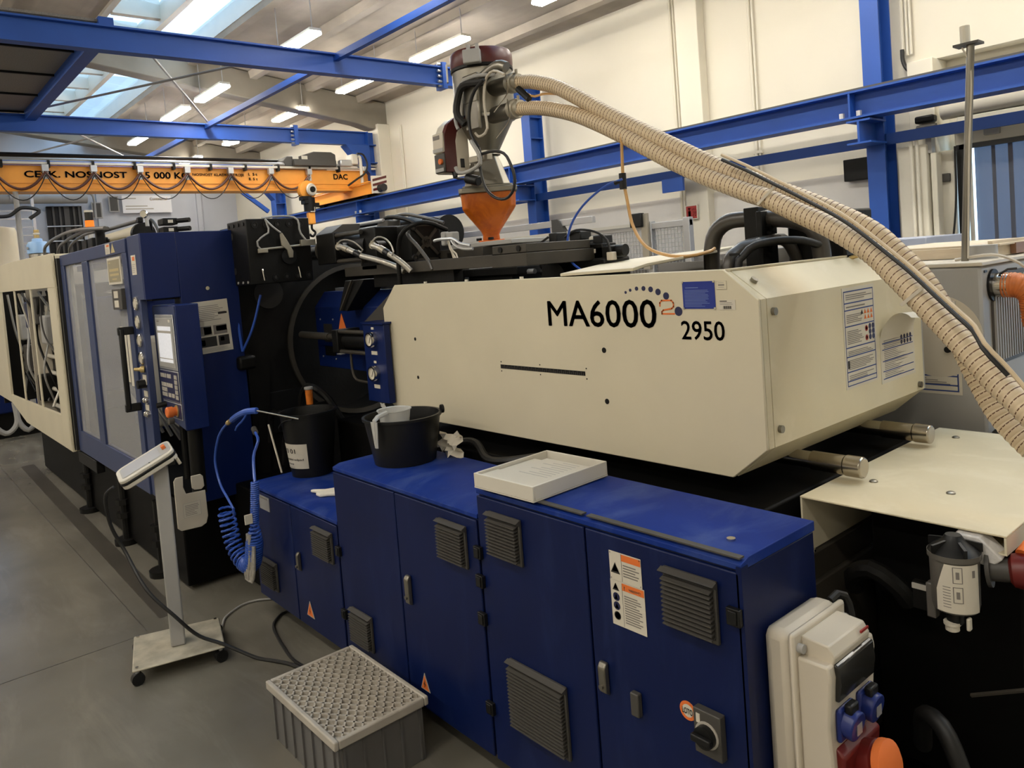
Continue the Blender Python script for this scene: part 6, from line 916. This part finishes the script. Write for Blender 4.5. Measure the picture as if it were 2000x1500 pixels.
def tabp(name, m, a, b, c, d, h0, h1, r=.04, bev=.004):
    pts = []
    for cx0, cy0, s0 in ((b - r / L_.length, d - r / Wd.length, 0), (a + r / L_.length, d - r / Wd.length, 1), (a + r / L_.length, c + r / Wd.length, 2), (b - r / L_.length, c + r / Wd.length, 3)):
        for k in range(5): t = (s0 + k / 4) * PI / 2; pts.append(o_ + L_ * (cx0 + r / L_.length * math.cos(t)) + Wd * (cy0 + r / Wd.length * math.sin(t)) + N_ * h0)
    return obj(name, MB().prism(pts, N_ * (h1 - h0)), m, tbm, bevel=bev)
tabp('back_shell', WHITE, 0, 1, 0, 1, -.03, -.008); tabp('dark_rim', BLACKP, -.008, 1.008, -.008, 1.008, -.008, .004, bev=.002); tabp('front_shell', WHITE, 0, 1, 0, 1, .004, .022); tabp('screen_recess', GREY, .07, .97, .12, .88, .022, .0235, .025, 0); tabp('display', mat('pale tablet screen', (.5, .5, .52), .2, var=.05), .1, .78, .16, .84, .0235, .0245, .004, 0)
obj('stop_button', MB().obox(o_ + L_ * .84 + Wd * .42 + N_ * .022, L_ * .07, Wd * .14, N_ * .02), INKO, tbm, bevel=.004); obj('holder_clip', MB().obox(o_ + L_ * .93 + Wd * .1 - N_ * .07, L_ * .06, Wd * .1, N_ * .05), OFFWHITE, tbm, bevel=.004)
tag(obj('tablet_cable', MB().tube([(-4.1, .86, .95), (-4.15, .83, .9), (-4.2, .85, .742), (-4.2, .9, .6), (-4.06, .95, .42), (-3.98, 1.05, .27), (-3.96, 1.14, .15), (-3.9, 1.235, .09), (-3.787, 1.354, .012), (-3.68, 1.41, .01), (-3.582, 1.452, .01), (-3.45, 1.48, .01), (-3.2, 1.56, .01)], .009, 8), RUBBER), 'black cable hanging from the tablet down to the floor behind the crate', 'cable')
tag(obj('floor_cable', MB().tube([(-4.23, 1.3, .06), (-4.28, 1.36, .012), (-4.386, 1.418, .008), (-4.471, 1.539, .008), (-4.467, 1.63, .008), (-4.4, 1.72, .008)], .006, 6), GREY), 'thin pale cable from the stand base to the lowest blue cabinet', 'cable')
tag(obj('floor_hose', MB().tube([(-4.05, 1.78, .01), (-4.167, 1.688, .01), (-4.12, 1.607, .01), (-4.023, 1.55, .01), (-3.776, 1.498, .01), (-3.61, 1.478, .01), (-3.4, 1.5, .01)], .008, 6), RUBBER), 'dark cable looping out under the lowest blue cabinet on the floor', 'cable')
# ---------------------------------------------------------------- air gun with coiled hose
ag = thing('air_gun', 'blue air blow gun with brass fitting on a coiled blue hose', 'air gun', (-4.0, 1.45, 1.15))
obj('gun_body', MB().tube([(-3.98, 1.42, 1.185), (-3.9, 1.42, 1.215), (-3.8, 1.43, 1.245), (-3.74, 1.46, 1.25)], .016, 10), PBLUE, ag); cy('nozzle', STEEL, ag, (-3.74, 1.46, 1.25), (-3.62, 1.62, 1.19), .004, 8); tb('trigger', PBLUE, ag, [(-3.78, 1.435, 1.255), (-3.83, 1.42, 1.2), (-3.89, 1.41, 1.165), (-3.92, 1.41, 1.14)], .005, 6); obj('brass_fitting', MB().lathe([(.008, 0), (.013, .005), (.013, .03), (.009, .035), (.012, .04), (.012, .075), (.008, .08)], (-4.055, 1.42, 1.158), (.93, 0, .37), 12), BRASS, ag)
tb('hose', PBLUE, ag, [(-4.055, 1.42, 1.158), (-4.15, 1.42, 1.11), (-4.231, 1.42, 1.045), (-4.305, 1.42, .92), (-4.259, 1.42, .799), (-4.16, 1.42, .735), (-4.09, 1.42, .69), (-4.12, 1.43, .65)], .0065, 8)
ax = path([(-4.27, 1.44, .65), (-4.27, 1.445, .6), (-4.26, 1.45, .52), (-4.235, 1.455, .45), (-4.19, 1.465, .395), (-4.12, 1.475, .365), (-4.06, 1.485, .395), (-4.025, 1.49, .5), (-4.01, 1.5, .65), (-4.0, 1.515, .83)], .0035); Fm = frames(ax); hl = []; L = 0; ph = 0
for i, (p, (t_, u, v)) in enumerate(zip(ax, Fm)):
    fr_ = i / len(ax); pitch = .03 if fr_ < .38 else (.012 if fr_ < .66 else (.02 if fr_ < .75 else .011)); rr = .042 if fr_ < .62 else max(.018, .042 - (fr_ - .62) * .2)
    for k in range(4): ph += 2 * PI * (.0035 / 4) / pitch; hl.append(p + (u * math.cos(ph) + v * math.sin(ph)) * rr)
obj('coiled_hose', MB().tube(hl, .0062, 6, False), PBLUE, ag); tb('hose_end', PBLUE, ag, [(-4.0, 1.515, .83), (-4.04, 1.53, .87), (-4.1, 1.56, .95), (-4.12, 1.6, 1.02), (-4.2, 1.62, 1.05)], .008, 8); cy('supply_fitting', STEEL, ag, (-4.2, 1.62, 1.05), (-4.27, 1.64, 1.06), .016, 10)
for i in range(3): tb('clear_tube', mat('shiny clear tube', (.5, .47, .42), .15, metal=.4, var=.2, scale=60) if i == 0 else bpy.data.materials['shiny clear tube'], ag, [(-4.03 + .015 * i, 1.46, .56), (-4.05 + .015 * i, 1.455, .42), (-4.09 + .02 * i, 1.45, .32), (-4.06 + .02 * i, 1.455, .3), (-4.03 + .02 * i, 1.46, .36), (-4.0 + .01 * i, 1.47, .5)], .009, 8)
bx('cable_tag', PAPER, ag, -4.0, -3.99, 1.44, 1.48, .62, .67)
# ---------------------------------------------------------------- dryer on the right
dy = thing('material_dryer', 'grey dryer cabinet with round cover plate and louvred side at the right', 'dryer', (-1.5, 4.2, 0))
bx('body', GREY, dy, -2.0, -1.2, 3.6, 5.2, .05, 1.72, .012); bx('lid', OFFWHITE, dy, -2.01, -1.19, 3.59, 5.2, 1.72, 1.738, .004); bx('plinth', BLACK, dy, -1.95, -1.25, 3.65, 5.1, 0, .05)
obj('round_cover', MB().lathe([(.18, 0), (.18, .004), (.001, .004)], (-1.38, 3.6, 1.42), (0, -1, 0), 48, caps=False), OFFWHITE, dy); bx('cover_stud', WHITE, dy, -1.315, -1.3, 3.585, 3.6, 1.56, 1.575); cy('cover_knob', BLACKP, dy, (-1.335, 3.6, 1.365), (-1.335, 3.575, 1.365), .014, 14)
o2 = sheet('instruction_sheet', dy, (-1.6, 3.5985, 1.165), (.31, 0, 0), (0, 0, .31), PAPER, [('r', INKB, .02, z, .95, z + .02) for z in (.04, .12, .25, .42, .6, .75, .88)] + [('r', INKB, .94, .04, .96, .9)] + lines(INKG, .05, .85, .14, .24, 4) + lines(INKG, .05, .85, .28, .4, 4) + lines(INKG, .05, .5, .46, .58, 4) + lines(INKG, .05, .5, .65, .74, 3) + [('c', NAVY, .5 + .13 * i, .5 + .08 * j - .02, .045) for i in range(4) for j in range(2)] + [('t', BRASS, .5 + .12 * i, .67, .05) for i in range(3)])
sx = -1.198
lp = bx('louvre', GREY, dy, sx, sx + .012, 3.72, 3.732, 1.3, 1.66)
for i in range(1, 24): copy(lp, dy, (0, i * .03, 0))
bx('side_vent_plate', DARKGREY, dy, sx - .004, sx + .002, 3.7, 4.45, 1.28, 1.68); bx('display_window', BLACKP, dy, sx, sx + .003, 3.63, 3.66, 1.69, 1.7)
cy('outlet_ring', BLACK, dy, (-1.2, 3.73, 1.63), (-1.19, 3.73, 1.63), .07, 24); cy('outlet_collar', CHROME, dy, (-1.2, 3.73, 1.63), (-1.13, 3.73, 1.63), .052, 24)
oh = [(-1.16, 3.73, 1.63), (-1.1, 3.73, 1.625), (-1.06, 3.735, 1.59), (-1.05, 3.74, 1.53), (-1.045, 3.745, 1.47), (-1.02, 3.76, 1.425), (-.96, 3.8, 1.41), (-.88, 3.85, 1.415), (-.75, 3.95, 1.43)]
ho = thing('orange_hose', 'orange corrugated silicone hose bending out of the grey dryer', 'hose', oh[0]); obj('hose_wall', MB().tube(oh, .052, 20, True, .003, rf=lambda L, i: .05 + .004 * abs(math.sin(PI * L / .0115))), HOSEO, ho)
P_ = path(oh, .0012); F_ = frames(P_); L = 0; hh = []
for i, (p, (a, u, v)) in enumerate(zip(P_, F_)):
    if i: L += (p - P_[i - 1]).length
    hh.append(p + (u * math.cos(2 * PI * L / .0115) + v * math.sin(2 * PI * L / .0115)) * .0515)
obj('spiral_wire', MB().tube(hh, .0015, 4, False), mat('pale wire', (.75, .4, .2), .4, var=0), ho)
tb('sensor_lead', OFFWHITE, dy, [(-1.35, 3.75, 1.745), (-1.2, 3.75, 1.76), (-1.1, 3.74, 1.72), (-1.05, 3.76, 1.65), (-1.04, 3.78, 1.6)], .007, 6); tb('sensor_lead', RUBBER, dy, [(-1.19, 3.7, 1.62), (-1.15, 3.7, 1.69), (-1.1, 3.71, 1.7)], .005, 6); cy('top_stub', GREY, dy, (-1.3, 3.9, 1.738), (-1.3, 3.9, 1.8), .07, 24)
tb('drain_cable', RUBBER, dy, [(-1.19, 3.64, 1.0), (-1.12, 3.7, 1.08), (-1.0, 3.8, 1.1), (-.8, 3.9, 1.08)], .012, 8)
po = thing('support_post', 'slim steel post standing on the grey dryer', 'post', (-1.31, 3.75, 1.74)); cy('post', STEEL, po, (-1.31, 3.75, 1.738), (-1.25, 3.75, 2.665), .0155, 16); bx('top_plate', DARKGREY, po, -1.31, -1.21, 3.72, 3.79, 2.665, 2.675); tb('post_lead', OFFWHITE, po, [(-1.29, 3.73, 1.75), (-1.27, 3.735, 2.2), (-1.25, 3.74, 2.55), (-1.28, 3.74, 2.66)], .004, 5); cy('top_socket', WALL, po, (-1.27, 3.75, 2.675), (-1.27, 3.75, 2.75), .02, 10)
cr_ = thing('wooden_crate', 'pale plywood crate edge on top of the dryer behind the post', 'crate', (-1.6, 5.4, 1.74)); WOOD = mat('pale plywood', (.6, .5, .36), .6, var=.12, scale=6, streak=((2, 2, 30), .3, (.4, .26, .15), .5, .7))
bx('side_board', WOOD, cr_, -1.95, -1.28, 3.98, 4.0, 1.74, 1.79, .002); obj('long_board', MB().obox((-1.3, 4.0, 1.74), (.05, 1.1, 0), (.02, 0, 0), (0, 0, .075)), WOOD, cr_, bevel=.002); bx('brown_panel', mat('brown board', (.22, .11, .06), .5, var=.1), cr_, -1.27, -1.245, 4.2, 5.1, 1.745, 1.795); bx('top_board', WOOD, cr_, -1.95, -1.25, 4.0, 5.1, 1.79, 1.8, .002)
bn2 = thing('wrapped_pallet', 'pale blue film wrapped pallet load in the doorway corner', 'pallet load', (-2.9, 7, 0)); bx('load', mat('blue white film', (.5, .55, .68), .35, var=.25, scale=9, bump=.4), bn2, -3.3, -2.7, 6.9, 7.6, .1, 1.72, .02); bx('top_lip', mat('grey blue lid', (.42, .45, .54), .4, var=.1), bn2, -3.4, -2.68, 6.85, 7.65, 1.72, 1.82, .01)
for x in (-3.3, -3.05, -2.8): bx('pallet_block', WOOD, bn2, x, x + .1, 6.9, 7.6, 0, .1)
bx('black_clip', BLACKP, bn2, -2.95, -2.88, 6.84, 6.9, 1.62, 1.7, .01)
gc = thing('grey_carrier', 'dark grey plastic carrier with slotted handle under the wall trunking', 'carrier', (-3.4, 8.9, 1.0)); bx('body', mat('dark blue grey plastic', (.1, .1, .12), .5, var=.08), gc, -3.6, -3.25, 8.85, 8.95, .3, 1.28, .01); obj('handle_loop', MB().lathe([(.09, 0), (.11, 0), (.11, .02), (.09, .02)], (-3.45, 8.85, .98), (0, -1, 0), 20, caps=False), GREY, gc); bx('rail', ALU, gc, -3.4, -3.33, 8.82, 8.85, .3, 1.27)
for o in scn.objects:
    if o.type == 'MESH' and o.data.materials and o.data.materials[0] is None: pass
bpy.context.view_layer.update()
